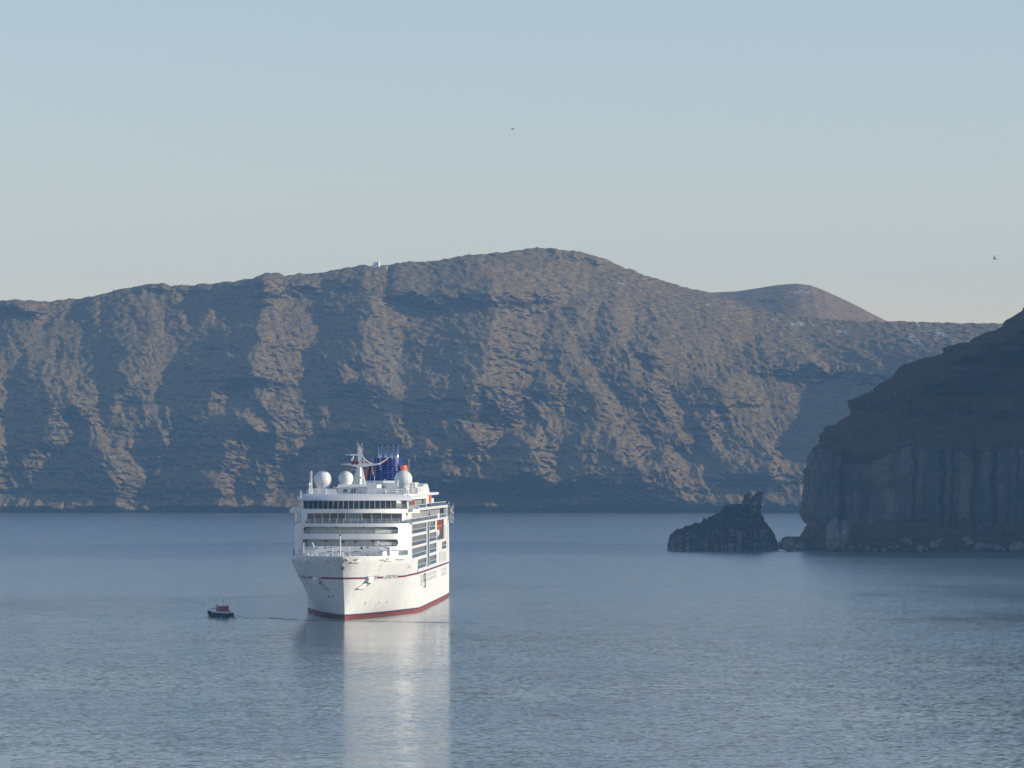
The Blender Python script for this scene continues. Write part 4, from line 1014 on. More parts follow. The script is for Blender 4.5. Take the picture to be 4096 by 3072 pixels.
for px in (1521, 1544, 1566, 1586.5):
    x = SX(px, 156); mb = MB(); mb.tube([(x, 156.5, 33), (x, 156.5, 39.85)], .5, 20); ep = mb.build('exhaust_pipe', M_CHROME, fu, smooth=True)
    mb = MB(); mb.tube([(x, 156.5, 39.84), (x, 156.5, 39.98)], .53, 20); mb.build('pipe_rim', M_DGREY, ep)
mb = MB()
for px in (1521, 1586.5):
    x = SX(px, 153); 
    for z in (33.6, 34.3, 34.9, 35.5, 36.2): mb.box(x-.12, x+.12, 153.2, 153.5, z, z+.3)
mb.sphere((SX(1547, 153), 153, 37.5), .2, 10, 8); mb.sphere((SX(1539, 150), 150, 31.1), .28, 10, 8)
mb.tube([(SX(1558, 150), 151.2, 32.6), (SX(1575, 150), 152, 34.3)], .07, 6); mb.build('funnel_lamp', M_CHROME, fu)
# string of lamps from the mast to the funnel
mb = MB(); A_ = Vector((.4, MA, 36.9)); B_ = Vector((SX(1553, 154), 154, 36.7)); P_ = []
for t in np.linspace(0, 1, 30):
    p = A_.lerp(B_, t); p.z -= 4*1.9*t*(1-t)*(1-.25*(t-.5)); P_.append(p)
mb.tube(P_, .10, 6)
for p in P_[1:-1]: mb.sphere(p, .16, 8, 6)
mb.build('lamp_string', M_ROPE, ship)

# ---- fore deck gear
mb = MB(); zA = 15.95
low = [(-10.6, 14.0), (-7.8, 10.4), (7.8, 10.4), (10.6, 14.0), (11.0, 20.6), (-11.0, 20.6)]
mb.prism(low, 12.95, 15.0)
mb.add([(-10.6, 14.0, 15.0), (-7.8, 10.4, 15.0), (7.8, 10.4, 15.0), (10.6, 14.0, 15.0), (-8.2, 19.5, 16.05), (8.2, 19.5, 16.05), (-6.8, 15.5, 15.85), (6.8, 15.5, 15.85)], [(1, 2, 7, 6), (0, 1, 6, 4), (2, 3, 5, 7), (6, 7, 5, 4)])
fh = mb.build('mooring_house', M_WHITE, ship)
mb = MB()
for (p, q, r_, s_) in ((1298, 1307, 2190, 2194), (1320, 1337, 2190, 2193), (1466, 1476, 2189, 2193), (1443, 1451, 2189, 2197)): mb.box(SX(p, 14), SX(q, 14), 13.2, 13.6, SZ(s_, 14)+.1, SZ(r_, 14)+.1)
for (p, q, y) in ((1190, 1206, 2204), (1308, 1330, 2204), (1350, 1375, 2204), (1414, 1437, 2204), (1520, 1535, 2205)): mb.box(SX(p, 10), SX(q, 10), 10.2, 10.35, SZ(y+2, 10), SZ(y, 10))
mb.parts('vent_opening', M_DGREY, fh)
def s_at(px, a): return SX(px, a)
mb = MB(); x = s_at(1361.5, -4); mb.tube([(x, -4, 12.9), (x, -4, 18.6)], .17, 8, .12); js = mb.build('jack_staff', M_WHITE, ship)
mb = MB(); mb.tube([(x, -4, 18.6), (x, -4, 19.0)], .15); mb.build('staff_lamp', M_DGREY, js)
mb = MB()
for (px, a, z1, r_) in ((1330.5, 4, 16.2, .08), (1398.5, 4, 16.2, .09), (1370, 0, 14.9, .07), (1233, 9, 14.7, .11), (1215, 12, 17.0, .09)): mb.tube([(s_at(px, a), a, 12.9), (s_at(px, a), a, z1)], r_, 8)
mb.parts('deck_post', M_WHITE, ship)
mb = MB(); x = s_at(1558, 12); mb.tube([(x, 12, 12.9), (x, 12, 15.9)], .42, 16); mb.tube([(x-.2, 12, 15.5), (x-2.9, 13, 16.9)], .22, 8, .14); mb.sphere((x-2.7, 13, 16.9), .3, 10, 8); mb.build('deck_crane', M_WHITE, ship)
x = s_at(1257, 12); mb = MB(); mb.tube([(x, 12, 15.9), (x-.5, 12.5, 16.9)], .14, 8); mb.build('davit_arm', M_WHITE, ship)
for px, w_, h, m_ in ((1254, .9, .45, M_WHITE), (1266, .55, .7, M_WHITE), (1300, .6, .35, M_WHITE), (1318, 1.1, .62, M_WHITE), (1326, .5, .7, M_LGREY), (1345, .35, .9, M_WHITE), (1350, .5, 1.0, M_WHITE), (1373, .3, 1.1, M_WHITE), (1410, .8, .5, M_LGREY), (1421, .45, .6, M_WHITE), (1436, .4, .55, M_WHITE), (1449, .55, .6, M_LGREY), (1470, .45, .4, M_HORN), (1480, .35, .9, M_WHITE), (1490, .5, .9, M_WHITE), (1503, .5, 1.0, M_WHITE), (1512, .7, .8, M_WHITE), (1196, .8, .4, M_LGREY)):
    a = 2.5 if 1290 < px < 1450 else (8 if px > 1240 else 16)
    x = s_at(px, a); mb = MB()
    if w_ > .5: mb.lathe([(w_*.5, -w_*.6), (w_*.35, -w_*.58), (w_*.35, w_*.58), (w_*.5, w_*.6)], (x, a, 13.7+h*.5), 14, 'x')
    mb.box(x-w_/2, x+w_/2, a+.3, a+.8, 12.95, 13.7+h*.7); mb.tube([(x-w_*.3, a, 12.95), (x-w_*.3, a, 13.95+h)], .09, 8); mb.tube([(x+w_*.3, a, 12.95), (x+w_*.3, a, 13.95+h*.9)], .09, 8)
    mb.build('winch' if w_ > .5 else 'bollard', m_, ship)
# low wing of the deckhouse beside the crane and the dark end block at left
mb = MB(); mb.box(s_at(1570, 20), s_at(1630, 20), 19.5, 21.5, 12.95, 15.15); wb = mb.build('breakwater', M_WHITE, ship)
mb = MB(); mb.box(s_at(1568, 18), s_at(1588, 18), 18.6, 19.4, 13.9, 14.6); mb.box(s_at(1623, 19), s_at(1632, 19), 19.2, 19.48, 14.2, 15.1); mb.parts('locker', M_LGREY, wb)
mb = MB(); mb.box(s_at(1172, 22), s_at(1178, 22), 22, 22.3, 13.3, 15.4); mb.build('wing_bollard', M_GREY, ship)

# ---- fittings on the bow plating
def onhull(px, py, side):
    a, x, z = hullpt(px, py, side); return Vector((x, a, z)), hnorm(a, z, side)
def plate(px, py, side, w_, h, mat, name, parent=HULL, th=.06, slant=0.0, out=0.0):
    p, n = onhull(px, py, side); t = Vector((0, 0, 1)).cross(n).normalized()*(1 if side > 0 else 1); u = n.cross(t).normalized()
    if u.z < 0: u = -u
    if t.x*1 < 0: t = -t
    w_ = w_/max(.32, abs(t.x)); b = p+n*out; q = [b-t*w_/2-u*h/2, b+t*w_/2-u*h/2, b+t*w_/2+u*h/2+t*slant, b-t*w_/2+u*h/2+t*slant]
    mb = MB(); mb.slab(q, n*th); return mb.build(name, mat, parent)
def ringhole(px, py, side, r_, name='fairlead'):
    p, n = onhull(px, py, side); M = n.to_track_quat('Z', 'Y').to_matrix().to_4x4(); M.translation = p
    mb = MB(); mb.lathe([(r_, -.05), (r_, .16), (r_*.78, .2), (r_*.72, .02)], (0, 0, 0), 22); mb.v = [tuple(M @ Vector(v)) for v in mb.v]; o = mb.build(name, M_WHITE, HULL)
    mb = MB(); mb.lathe([(r_*.70, 0), (r_*.70, .05)], (0, 0, 0), 22); mb.v = [tuple(M @ Vector(v)) for v in mb.v]; mb.build('opening', M_GREY, o)
ringhole(1383.5, 2240, 1, .50); ringhole(1340, 2239, -1, .36)
for (px, py, side, w_, h, m_, sl) in ((1421, 2240, 1, .8, .55, M_GREY, .2), (1527, 2240, 1, .9, .3, M_GREY, .1), (1549, 2237, 1, .5, .5, M_GREY, .2), (1588, 2238, 1, .7, .25, M_GREY, .05), (1601, 2238, 1, .7, .28, M_GREY, .05), (1611, 2238, 1, .6, .28, M_GREY, .05)):
    plate(px, py, side, w_, h, m_, 'fairlead_slot', slant=sl)
for (px, py, w_) in ((1423, 2246.5, 1.9), (1553, 2242, 1.4)): plate(px, py, 1, w_, .16, M_WHITE, 'fairlead_sill', th=.35)
for (px, py, w_) in ((1174, 2241, .5), (1223, 2243, .9), (1307, 2238, .45)): plate(px, py, -1, w_, .35, M_WHITE, 'fairlead_plate', th=.4, slant=.1)
plate(1307, 2247, -1, 1.4, .1, M_LGREY, 'fairlead_sill', th=.2)
for (px, py, side, w_, h) in ((1634, 2267, 1, .16, .7), (1640, 2267, 1, .12, .5)): plate(px, py, side, w_*2, h, M_GREY, 'draught_mark', slant=-.1)
# mooring eye on the stem
p = Vector((0, float(stem_a(SZ(2274, -6))), SZ(2274, -6))); mb = MB()
mb.box(-.42, .30, p.y-.25, p.y+.3, p.z+.3, p.z+.42); mb.box(-.42, -.30, p.y-.22, p.y+.5, p.z-.3, p.z+.3); mb.box(.20, .30, p.y-.22, p.y+.5, p.z-.22, p.z+.3); mb.build('stem_eye', M_NAVY, HULL)
# anchor pockets
for side, (px, py) in ((1, (1481, 2318)), (-1, (1271, 2320))):
    p, n = onhull(px, py, side); t = Vector((0, 0, 1)).cross(n).normalized()
    if t.x < 0: t = -t
    u = n.cross(t).normalized(); u = u if u.z > 0 else -u
    kx = 1/max(.32, abs(t.x)); f = lambda a_, b_, c_=.0: p+t*(a_*kx)+u*b_+n*c_
    mb = MB()
    mb.slab([f(-.9, .9, -.02), f(1.55, 1.0, -.02), f(.0, -1.9, -.02)] if side > 0 else [f(-1.3, .9, -.02), f(.9, 1.0, -.02), f(.9, -1.0, -.02)], n*.06); ap = mb.build('anchor_pocket', M_GREY if side > 0 else M_LGREY, HULL)
    mb = MB(); a0 = [f(-.75, .75, .02), f(.35, .8, .02), f(.35, -.45, .9), f(-.75, -.35, .9)]; mb.add([f(-.75, .75, .02), f(.35, .8, .02), f(.4, -.5, .02), f(-.85, -.35, .02), f(-.7, .5, .5), f(.3, .55, .5), f(.35, -.5, .7), f(-.8, -.35, .7)], [(0, 1, 2, 3), (4, 7, 6, 5), (0, 4, 5, 1), (1, 5, 6, 2), (2, 6, 7, 3), (3, 7, 4, 0)]); mb.build('anchor', M_WHITE, ap)
    mb = MB(); mb.add([f(-.55, -.6, .05), f(-.3, -2.2, .05), f(-1.7, -2.2, .05), f(-.45, -.6, .2), f(-.25, -2.2, .3), f(-1.6, -2.2, .3)] if side > 0 else [f(.5, -.6, .05), f(1.6, -2.4, .05), f(.7, -2.5, .05), f(.7, -.6, .2), f(1.7, -2.4, .3), f(.8, -2.5, .3)], [(0, 1, 2), (3, 5, 4), (0, 3, 4, 1), (1, 4, 5, 2), (2, 5, 3, 0)]); mb.build('anchor_shield', M_WHITE if side > 0 else M_LGREY, ap)
    if side < 0:
        mb = MB(); mb.slab([f(-.5, .1, .06), f(.5, .2, .06), f(.9, -1.2, .06), f(.4, -1.2, .06)], n*.03); mb.build('rust_streak', M_RUST, ap)
# bulb and thruster marks low on the bow
for (px, py, side, pts_) in ((1313, 2385, -1, [(0, 0), (.9, -.1), (.6, .25), (1.6, -.35)]), (1332, 2388, -1, [(0, 0), (.5, 0), (.5, .6), (.1, .35)]), (1457, 2415, 1, [(0, .55), (.35, .5), (.1, 0), (.45, -.1)]), (1514, 2413, 1, [(0, 0), (.3, .3)]), (1544, 2411, 1, [(0, 0), (.25, .5)])):
    p, n = onhull(px, py, side); t = Vector((0, 0, 1)).cross(n).normalized(); t = t if t.x > 0 else -t; u = n.cross(t); u = u if u.z > 0 else -u
    mb = MB(); mb.tube([p+n*.04+t*a_+u*b_ for a_, b_ in pts_], .05, 5); mb.build('bow_mark', M_DGREY, HULL)
# the name on both bows
def lettering(body, side, px0, px1, py, size, mat):
    cu = bpy.data.curves.new('lettering', 'FONT'); cu.body = body; cu.size = 1.0; cu.shear = .45; cu.resolution_u = 3
    tmp = bpy.data.objects.new('lettering', cu); COL.objects.link(tmp); bpy.context.view_layer.update()
    me = bpy.data.meshes.new_from_object(tmp.evaluated_get(bpy.context.evaluated_depsgraph_get())); bpy.data.objects.remove(tmp)
    xs_ = [v.co.x for v in me.vertices]; w_ = max(xs_)-min(xs_); x_min = min(xs_)
    a0, _, z0 = hullpt(px0, py, side); a1, _, _ = hullpt(px1, py, side)
    for v in me.vertices:
        t_ = (v.co.x-x_min)/w_; a = a0+(a1-a0)*t_; z = z0+v.co.y*size
        v.co = Vector((side*float(hb(a, z)), a, z))+hnorm(a, z, side)*.05
    me.materials.clear(); me.materials.append(mat); o = bpy.data.objects.new('name_lettering', me); COL.objects.link(o); o.parent = HULL
M_LET = simple('letter_grey', (.22, .22, .23), .5, 0, .05)
lettering('EUROPA 2', 1, 1535, 1583, 2315, 1.3, M_LET)
lettering('EUROPA 2', -1, 1205, 1236, 2313, 1.1, M_LET)
mb = MB(); 
# tender in the recess and its davits
sx_ = HB-1.7
prof = [(0, -1.3), (.9, -1.15), (1.35, -.4), (1.45, .2), (1.3, .9), (.8, 1.45), (0, 1.6)]
def boat_mesh(c, L, k=1.0):
    mb = MB(); P = []
    for t in np.linspace(-1, 1, 22):
        s_ = (1-abs(t)**3.2)**.55 if abs(t) < 1 else 0.02; r = []
        full = prof+[(-x, z) for x, z in reversed(prof[1:-1])]
        for x, z in full: r.append((c[0]+x*max(s_, .02)*k, c[1]+t*L/2, c[2]+z*k*(max(s_, .05) if z < 0 else max(.35, s_))))
        P.append(r)
    mb.grid(P, closed=True); return mb
ly = empty('lifeboat', (0, 0, 0)); ly.location = (XB0+sx_*math.cos(TH)+168*ST, YB0+168*math.cos(TH)-sx_*ST, 17.4); ly.rotation_euler = (0, 0, -TH)
tag(ly, 'white lifeboat hanging below orange davits in the side recess of the cruise ship', 'lifeboat')
boat_mesh((0, 0, 0), 15, 1.0).build('boat_hull', M_LGREY, ly, smooth=True)
mb = MB(); mb.box(-.9, 1.2, -5, 4, 1.0, 1.9); mb.build('canopy', M_WHITE, ly)
mb = MB()
for k in (-4, -1.5, 1.5): mb.box(1.18, 1.24, k, k+1.2, 1.2, 1.7)
mb.parts('window', M_GLASS2, ly)
mb = MB()
for a in (153, 160, 168, 175):
    mb.slab([(HB-.1, a, 20.9), (HB-.1, a+1.3, 20.9), (HB-.1, a+1.8, 18.6), (HB-.1, a+.9, 18.4)], (-.7, 0, 0)); mb.box(HB-2.6, HB-.1, a, a+.9, 20.2, 20.8)
mb.box(HB-.9, HB-.2, 154, 176, 19.1, 19.5)
mb.build('davit', M_ORING, ship)
mb = MB(); mb.box(HB-3.3, HB-3.1, 151, 186, 17.6, 20.9); mb.build('recess_lining', simple('pink_brown_panel', (.40, .20, .15), .7, 0, .2), ship)  # pink-brown panel along the back of the boat recess

# signal flags on the halyards
def flag(px, a, z1, z0, w_, mat, name, label):
    x = SX(px, a); P = []
    for t in np.linspace(0, 1, 12):
        r = []
        for s_ in np.linspace(-.5, .5, 6): r.append((w_*s_*(1-.5*abs(2*t-1)**3)+.05*math.sin(t*9), .12*math.sin(s_*7+t*5), (z0-z1)*t))
        P.append(r)
    mb = MB(); mb.grid(P); o = mb.build(name, mat, None, smooth=True)
    o.location = (XB0+x*math.cos(TH)+a*ST, YB0+a*math.cos(TH)-x*ST, z1); o.rotation_euler = (0, 0, -TH); tag(o, label, 'flag'); 
    md = o.modifiers.new('thick', 'SOLIDIFY'); md.thickness = .03
    return o
flag(1400.5, MA, 34.1, 32.8, .42, M_YEL, 'signal_flag', 'furled yellow and black flag hanging under the left arm of the ship mast')
flag(1491, MA, 34.1, 32.3, .36, M_OFLAG, 'signal_flag', 'furled orange flag hanging under the right arm of the ship mast')
# people at the rails
# ------------------------------------------------------------------ people
M_SKIN = simple('skin', (.42, .26, .19), .6, 0, .05); M_HAIR = simple('dark_hair', (.03, .022, .018), .7, 0, .1)
M_LBLUE = simple('pale_blue_cloth', (.30, .40, .55), .8, 0, .1); M_TROUS = simple('dark_cloth', (.03, .035, .05), .8, 0, .1); M_PINK = simple('red_cloth', (.45, .10, .08), .8, 0, .1)
def person(loc, rz, label, shirt, trousers, seated=False, lean=.0, root_parent=None):
    """one continuous body from a skinned skeleton, clothes by height"""
    J = {}
    hip = .46 if seated else .92
    J['pelvis'] = (0, 0, hip, .14); J['chest'] = (0, lean*.25, hip+.34, .155); J['neck'] = (0, lean*.38, hip+.54, .065); J['head'] = (0, lean*.42, hip+.68, .105); J['crown'] = (0, lean*.42, hip+.78, .085)
    E = [('pelvis', 'chest'), ('chest', 'neck'), ('neck', 'head'), ('head', 'crown')]
    for s_, n in ((1, 'l'), (-1, 'r')):
        J['sh'+n] = (s_*.19, lean*.3, hip+.47, .07); J['el'+n] = (s_*.25, lean*.3+.06, hip+.22, .048); J['wr'+n] = (s_*.22, lean*.3+.28, hip+.14, .034); J['hd'+n] = (s_*.2, lean*.3+.37, hip+.12, .036)
        if seated: J['hp'+n] = (s_*.1, 0, hip, .1); J['kn'+n] = (s_*.13, .44, hip+.02, .07); J['an'+n] = (s_*.13, .44, .08, .045); J['ft'+n] = (s_*.14, .6, .04, .04)
        else: J['hp'+n] = (s_*.1, 0, hip-.06, .1); J['kn'+n] = (s_*.11, .02, .48, .065); J['an'+n] = (s_*.11, -.02, .08, .045); J['ft'+n] = (s_*.13, .14, .04, .04)
        E += [('chest', 'sh'+n), ('sh'+n, 'el'+n), ('el'+n, 'wr'+n), ('wr'+n, 'hd'+n), ('pelvis', 'hp'+n), ('hp'+n, 'kn'+n), ('kn'+n, 'an'+n), ('an'+n, 'ft'+n)]
    names = list(J); me = bpy.data.meshes.new('person'); me.from_pydata([J[k][:3] for k in names], [(names.index(a), names.index(b)) for a, b in E], [])
    o = bpy.data.objects.new('person', me); COL.objects.link(o)
    md = o.modifiers.new('skin', 'SKIN'); sv = me.skin_vertices[0].data
    for k, n in enumerate(names): sv[k].radius = (J[n][3], J[n][3]); sv[k].use_root = (n == 'pelvis')
    sb = o.modifiers.new('sub', 'SUBSURF'); sb.levels = 1; sb.render_levels = 1
    bpy.context.view_layer.update(); m2 = bpy.data.meshes.new_from_object(o.evaluated_get(bpy.context.evaluated_depsgraph_get()))
    bpy.data.objects.remove(o); o = bpy.data.objects.new('person', m2); COL.objects.link(o); m2.name = 'person'
    m2.materials.clear()
    for m in (M_SKIN, shirt, trousers): m2.materials.append(m)
    for p in m2.polygons:
        c = p.center; p.use_smooth = True
        hand = abs(c.y-(lean*.3+.33)) < .09 and abs(c.z-(hip+.13)) < .08
        p.material_index = 0 if (c.z > hip+.56 or hand) else (1 if c.z > hip+.02 else 2)
    o.location = loc; o.rotation_euler = (0, 0, rz)
    mb = MB(); mb.sphere((0, lean*.42-.02, hip+.76), .115, 12, 8, .95); mb.build('hair', M_HAIR, o, smooth=True)
    tag(o, label, 'person'); return o
def ship_world(x, a, z): return Vector((XB0+x*math.cos(TH)+a*ST, YB0+a*math.cos(TH)-x*ST, z))
person(ship_world(13.0, 116, 21.38), -TH-math.pi/2, 'person in dark clothes leaning on the promenade rail of the cruise ship', M_TROUS, M_TROUS, lean=.5)
person(ship_world(12.6, 139, 10.2), -TH-math.pi/2, 'person in red top standing on the lowest ship balcony', M_PINK, M_TROUS, lean=.3)
person(ship_world(12.6, 51, 13.1), -TH-math.pi/2, 'person in dark top on the third ship balcony row from above', M_TROUS, M_LBLUE, lean=.3)

# ------------------------------------------------------------------ small work boat in the shadow of the ship
YW = 1180.0
bt = empty('work_boat', (wx(882, YW), YW, 0), R(180+24))
tag(bt, 'small dark hulled work boat with a red cabin, moving left beside the cruise ship', 'boat')
M_BHULL = simple('boat_black', (.018, .024, .034), .5, 0, .3, 1.5); M_BWHITE = simple('boat_white', (.80, .82, .84), .5, 0, .15, 2)
M_BBLUE = simple('boat_blue', (.14, .27, .48), .6, 0, .2, 2); M_BRED = simple('cabin_red', (.48, .07, .05), .55, 0, .3, 3); M_RUB = simple('rubber', (.015, .015, .015), .8, 0, .2)
BL, BB = 5.6, 2.7        # length and beam, local +x forward
def bw_(t):  # half breadth, t from stern 0 to bow 1
    return BB/2*(1-max(0, (t-.45)/.55)**2.4)**.8 if t < 1 else 0.02
P = []
for t in np.linspace(0, 1, 24):
    x = -BL/2+t*BL; b = bw_(t); zt = .92+.55*max(0, t-.35)**1.6
    P.append([(x-(.25 if k == 0 else 0)*0, y, z) for k, (y, z) in enumerate([(b*.75, -.3), (b*.92, .15), (b, zt*.6), (b*1.03, zt), (b*.93, zt), (b*.9, zt-.12), (0, zt-.1), (-b*.9, zt-.12), (-b*.93, zt), (-b*1.03, zt), (-b, zt*.6), (-b*.92, .15), (-b*.75, -.3)])])
mb = MB(); mb.grid(P); mb.add(P[0], [tuple(range(len(P[0])))]); bh_ = mb.build('hull', M_BHULL, bt, smooth=False)
# white gunwale and raised fore deck
P2 = []
for t in np.linspace(.03, .97, 20):
    x = -BL/2+t*BL; b = bw_(t)*.94; zt = .93+.55*max(0, t-.35)**1.6
    P2.append([(x, b, zt), (x, b*.96, zt+.26), (x, b*.86, zt+.28), (x, 0, zt+.30), (x, -b*.86, zt+.28), (x, -b*.96, zt+.26), (x, -b, zt)])
mb = MB(); mb.grid(P2); mb.add(P2[0], [tuple(range(7))]); mb.add(P2[-1], [tuple(range(7))]); mb.build('gunwale', M_BWHITE, bt)
mb = MB(); mb.slab([(-2.3, -1.0, 1.24), (-2.3, 1.0, 1.24), (1.0, 1.05, 1.26), (1.0, -1.05, 1.26)], (0, 0, .07)); mb.build('deck', M_BBLUE, bt)
mb = MB(); mb.box(-1.75, .45, -.8, .8, 1.31, 2.5); cb = mb.build('cabin', M_BRED, bt)
mb = MB(); mb.box(-1.85, .55, -.9, .9, 2.5, 2.62); mb.build('roof', M_BWHITE, cb)
mb = MB(); mb.box(.45, .47, -.6, .6, 1.75, 2.2); mb.box(-.9, -.2, -.765, -.75, 1.8, 2.2); mb.box(-.9, -.2, .75, .765, 1.8, 2.2); mb.parts('window', M_GLASS2, cb)
mb = MB(); mb.slab([(.55, -.9, 1.95), (2.2, -.75, 1.85), (2.2, .75, 1.85), (.55, .9, 1.95)], (0, 0, .1)); cn = mb.build('canopy', M_BBLUE, bt)
mb = MB()
for x, y in ((2.1, .7), (2.1, -.7), (.7, .8), (.7, -.8)): mb.tube([(x, y, 1.25), (x, y, 1.9)], .04, 6)
mb.parts('canopy_post', M_BWHITE, cn)
mb = MB(); mb.tube([(-.8, 0, 2.62), (-.8, 0, 4.25)], .05, 6, .03); ma = mb.build('mast', M_RUB, bt)
mb = MB(); mb.lathe([(.05, 0), (.22, .05), (.22, .22), (.05, .28)], (-.8, .15, 2.75), 14); mb.build('radar', M_BWHITE, ma)
mb = MB()
for (x, y) in ((-1.6, 1.38), (-.4, 1.42), (.9, 1.38)):
    prof = [(.20+.09*math.cos(q), .09*math.sin(q)) for q in np.linspace(0, 2*math.pi, 9)]; mb.lathe(prof, (x, y, .62), 14, 'y')
for (x, y) in ((-1.0, -1.42), (.6, -1.40)):
    prof = [(.20+.09*math.cos(q), .09*math.sin(q)) for q in np.linspace(0, 2*math.pi, 9)]; mb.lathe(prof, (x, y, .62), 14, 'y')
mb.parts('tyre_fender', M_RUB, bt)
mb = MB(); mb.box(2.55, 2.95, -.42, .42, .55, 1.5); mb.build('bow_fender', M_RUB, bt)
mb = MB(); mb.sphere((-2.0, .55, 1.42), .17, 10, 8); mb.sphere((-1.95, -.6, 1.42), .14, 10, 8); mb.parts('float', M_BWHITE, bt)
pw_ = bt.matrix_basis @ Vector((.85, .35, .80)); 
_c, _s = math.cos(R(204)), math.sin(R(204)); q = Vector((bt.location.x+.95*_c-.35*_s, bt.location.y+.95*_s+.35*_c, 1.33))
person(q, R(180+24-90), 'person in pale blue standing in front of the red boat cabin', M_LBLUE, M_TROUS, lean=.25)

# foam and wake of the boat
M_FOAM = simple('foam', (.62, .66, .68), .8, 0, .1, 2)
def wake_line(pts, w_, h):
    mb = MB(); P = []; n = 90
    px, py = resample(pts, n)
    for i in range(n):
        Y = F*H/(py[i]-HOR); x = wx(px[i], Y); ww = w_*(.6+.6*float(perlin(i*.35, 0, 3, 4))); hh = h*(1-.75*i/n)*(.7+.6*abs(float(perlin(i*.5, 2, 1, 7))))
        P.append([(x, Y+ww*s_, .015+hh*math.cos(s_*math.pi/2)) for s_ in (-1, -.66, -.33, 0, .33, .66, 1)])
    mb.grid(P); o = mb.build('wake', M_WATER, None, smooth=True); tag(o, kind='structure')
wake_line([(932,2463),(965,2466),(1010,2470),(1100,2474),(1200,2480),(1360,2484),(1600,2487),(1850,2491),(2300,2502)], 1.3, .20)
wake_line([(936,2468),(975,2473),(1040,2478),(1110,2482)], 2.2, .22)
wake_line([(815,2465),(850,2469),(895,2473),(940,2474)], 2.0, .20)
mb = MB(); rnd = random.Random(4)
for k in range(26):
    px = rnd.choice([rnd.uniform(812, 850), rnd.uniform(840, 930), rnd.uniform(924, 944)]); py = rnd.uniform(2468, 2477)
    Y = F*H/(py-HOR); x = wx(px, Y); r = rnd.uniform(.10, .35); c = [(x+r*math.cos(a_)*rnd.uniform(.7, 1.3), Y+r*2.4*math.sin(a_)*rnd.uniform(.7, 1.3), .05) for a_ in np.linspace(0, 2*math.pi, 9)[:-1]]
    mb.slab(c, (0, 0, .05))
tag(mb.build('foam', M_FOAM), kind='stuff')

# ------------------------------------------------------------------ chapel and cairn on the far ridge
M_CHAP = simple('whitewash', (.82, .81, .77), .8, 0, .05, 1)
YC = 5040.0; zc = wz(1069, YC)
ch = empty('chapel', (wx(1506, YC), YC, zc-.5), R(-14))
tag(ch, 'small white chapel on the ridge of the far island above the ship', 'chapel')
mb = MB(); mb.box(-2.6, 2.3, -2.2, 2.2, -4, 3.9); wl = mb.build('wall', M_CHAP, ch)
mb = MB(); pr = [(2.2*math.cos(a_), 1.75*math.sin(a_)) for a_ in np.linspace(0, math.pi, 14)]
mb.add([(x, y, 3.9+z) for x in (-2.6, 2.3) for y, z in pr], [(i, i+1, 15+i, 14+i) for i in range(13)]+[tuple(range(14)), tuple(reversed(range(14, 28)))]); mb.build('roof', M_CHAP, ch)
mb = MB(); mb.slab([(2.3, -2.45, -4), (2.3, 2.45, -4), (2.3, 2.45, 4.0), (2.3, 1.2, 5.6), (2.3, .35, 6.6), (2.3, -.35, 6.6), (2.3, -1.2, 5.6), (2.3, -2.45, 4.0)], (.6, 0, 0)); gb = mb.build('gable_wall', M_CHAP, ch)
mb = MB(); mb.box(2.9, 2.95, -.6, .6, .2, 2.4); mb.build('door', M_BBLUE, gb)
for a, b, y0, y1, h in ((-5.2, -2.4, -3.4, -2.9, 1.3), (2.9, 11.0, -3.6, -3.1, .9), (-2.4, 2.9, -3.5, -3.0, .9)):
    mb = MB(); mb.box(a, b, y0, y1, -3, h); mb.build('courtyard_wall', M_CHAP, ch)
mb = MB(); mb.box(10.2, 11.6, -3.9, -2.9, -3, 1.5); mb.build('gate_post', M_CHAP, ch)
cr = MB(); x = wx(976, 5020); zb = wz(1126, 5020); P = []
for k, (z, r) in enumerate([(-3, 1.3), (0, 1.1), (.8, .95), (1.4, .7), (1.9, .62), (2.4, .5), (2.9, .42), (3.3, .1)]):
    P.append([(r*math.cos(a_)*(1+.12*math.sin(3*a_+k)), r*math.sin(a_), z) for a_ in np.linspace(0, 2*math.pi, 11)[:-1]])
cr.grid(P, closed=True); o = cr.build('cairn', M_STACK); o.location = (x, 5020, zb); tag(o, 'small dark stone cairn standing alone on the far ridge left of the chapel', 'cairn')

# ------------------------------------------------------------------ two gulls
M_GULL = simple('gull_feather', (.16, .15, .17), .8, 0, .2, 5)
def gull(px, py, Y, rz, lift, label, k=1.0, roll=0.0):
    bm_ = MB(); prof = [(-.30, .005), (-.24, .035), (-.16, .06), (-.02, .072), (.10, .06), (.18, .042), (.22, .04), (.26, .03), (.30, .006)]
    P = [[(x*k, r*k*math.cos(a_), r*k*.9*math.sin(a_)) for a_ in np.linspace(0, 2*math.pi, 13)[:-1]] for x, r in prof]; bm_.grid(P, closed=True)
    bm_.slab([(-.26*k, 0, 0), (-.40*k, .07*k, 0), (-.40*k, -.07*k, 0)], (0, 0, .012))
    bm_.slab([(.29*k, .01, 0), (.345*k, 0, -.015), (.29*k, -.01, 0)], (0, 0, .015))
    o = bm_.build('gull', M_GULL, None, smooth=True)
    for s_ in (1, -1):
        w = MB(); a1 = lift; P = []
        for t in np.linspace(0, 1, 12):
            ang = a1+(-.5 if t > .45 else 0)*(t-.45)*1.6
            d = t*.62*k; y = s_*d*math.cos(ang); z = d*math.sin(ang); xc = .05*k+(.09*math.sin(t*math.pi)-.13*t)*k; cw = (.13*(1-t)**.6+.015)*k
            P.append([(xc+cw*.5, y, z), (xc, y, z+.012), (xc-cw*.5, y, z), (xc, y, z-.008)])
        w.grid(P, closed=True); w.build('wing', M_GULL, o, smooth=True)
    o.location = (wx(px, Y), Y, wz(py, Y)); o.rotation_euler = (roll, 0, rz); tag(o, label, 'bird', 'gulls in the sky'); return o
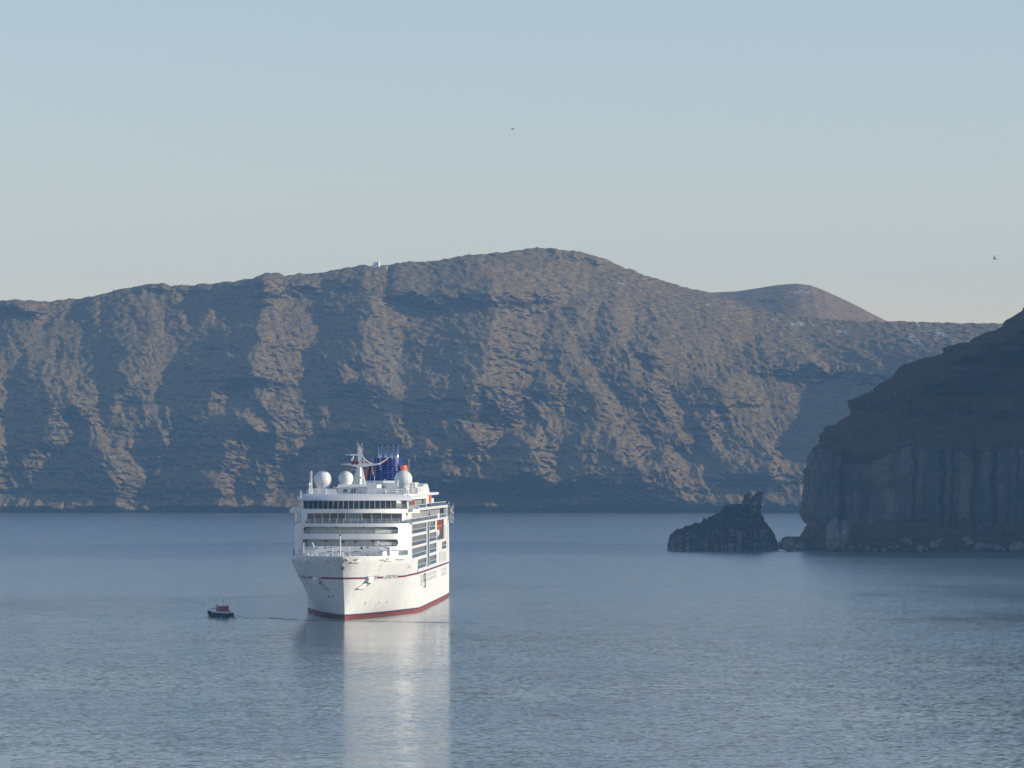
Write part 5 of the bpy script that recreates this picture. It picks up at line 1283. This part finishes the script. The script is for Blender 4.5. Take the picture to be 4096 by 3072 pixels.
gull(3981, 1035, 640, R(170), R(72), 'gull with raised wings high above the dark cliff', .95)
gull(2050, 514, 800, R(165), R(4), 'tiny gliding gull with level wings, high in the sky above the far summit', .95, R(3))

# ------------------------------------------------------------------ thin exhaust above the funnel
def smoke():
    P = []
    base = ship_world(SX(1560, 156), 156, 40)
    for t in np.linspace(0, 1, 26):
        r = (.7+5.2*t**.8)*max(.02, 1-t**9); c = base+Vector((.6*t+1.2*math.sin(t*5)*t, 2*t, 29*t))
        P.append([(c.x+r*(1+.18*math.sin(3*a_+t*9))*math.cos(a_), c.y+r*math.sin(a_), c.z) for a_ in np.linspace(0, 2*math.pi, 19)[:-1]])
    mb = MB(); mb.grid(P, closed=True); mb.add(P[0], [tuple(range(18))]); mb.add(P[-1], [tuple(range(18))])
    m = bpy.data.materials.new('exhaust_smoke'); m.use_nodes = True; t = m.node_tree
    for n in list(t.nodes):
        if n.type != 'OUTPUT_MATERIAL': t.nodes.remove(n)
    pv = N(t, 'ShaderNodeVolumePrincipled'); pv.inputs['Color'].default_value = (.62, .66, .72, 1); pv.inputs['Density'].default_value = .007
    t.links.new(pv.outputs[0], [n for n in t.nodes if n.type == 'OUTPUT_MATERIAL'][0].inputs['Volume'])
    o = mb.build('smoke', m); tag(o, kind='stuff')
smoke()
# ------------------------------------------------------------------ haze
def build_haze():
    mb = MB(); mb.box(-3450, 3450, -330, 7900, -4, 345)
    m = bpy.data.materials.new('haze_air'); m.use_nodes = True; t = m.node_tree
    for n in list(t.nodes):
        if n.type != 'OUTPUT_MATERIAL': t.nodes.remove(n)
    pv = N(t, 'ShaderNodeVolumePrincipled'); pv.inputs['Color'].default_value = (*HAZE_COLOR, 1)
    pv.inputs['Density'].default_value = HAZE_DENSITY; pv.inputs['Anisotropy'].default_value = 0.0
    t.links.new(pv.outputs[0], [n for n in t.nodes if n.type == 'OUTPUT_MATERIAL'][0].inputs['Volume'])
    o = mb.build('haze', m); tag(o, kind='stuff'); return o
haze = build_haze()
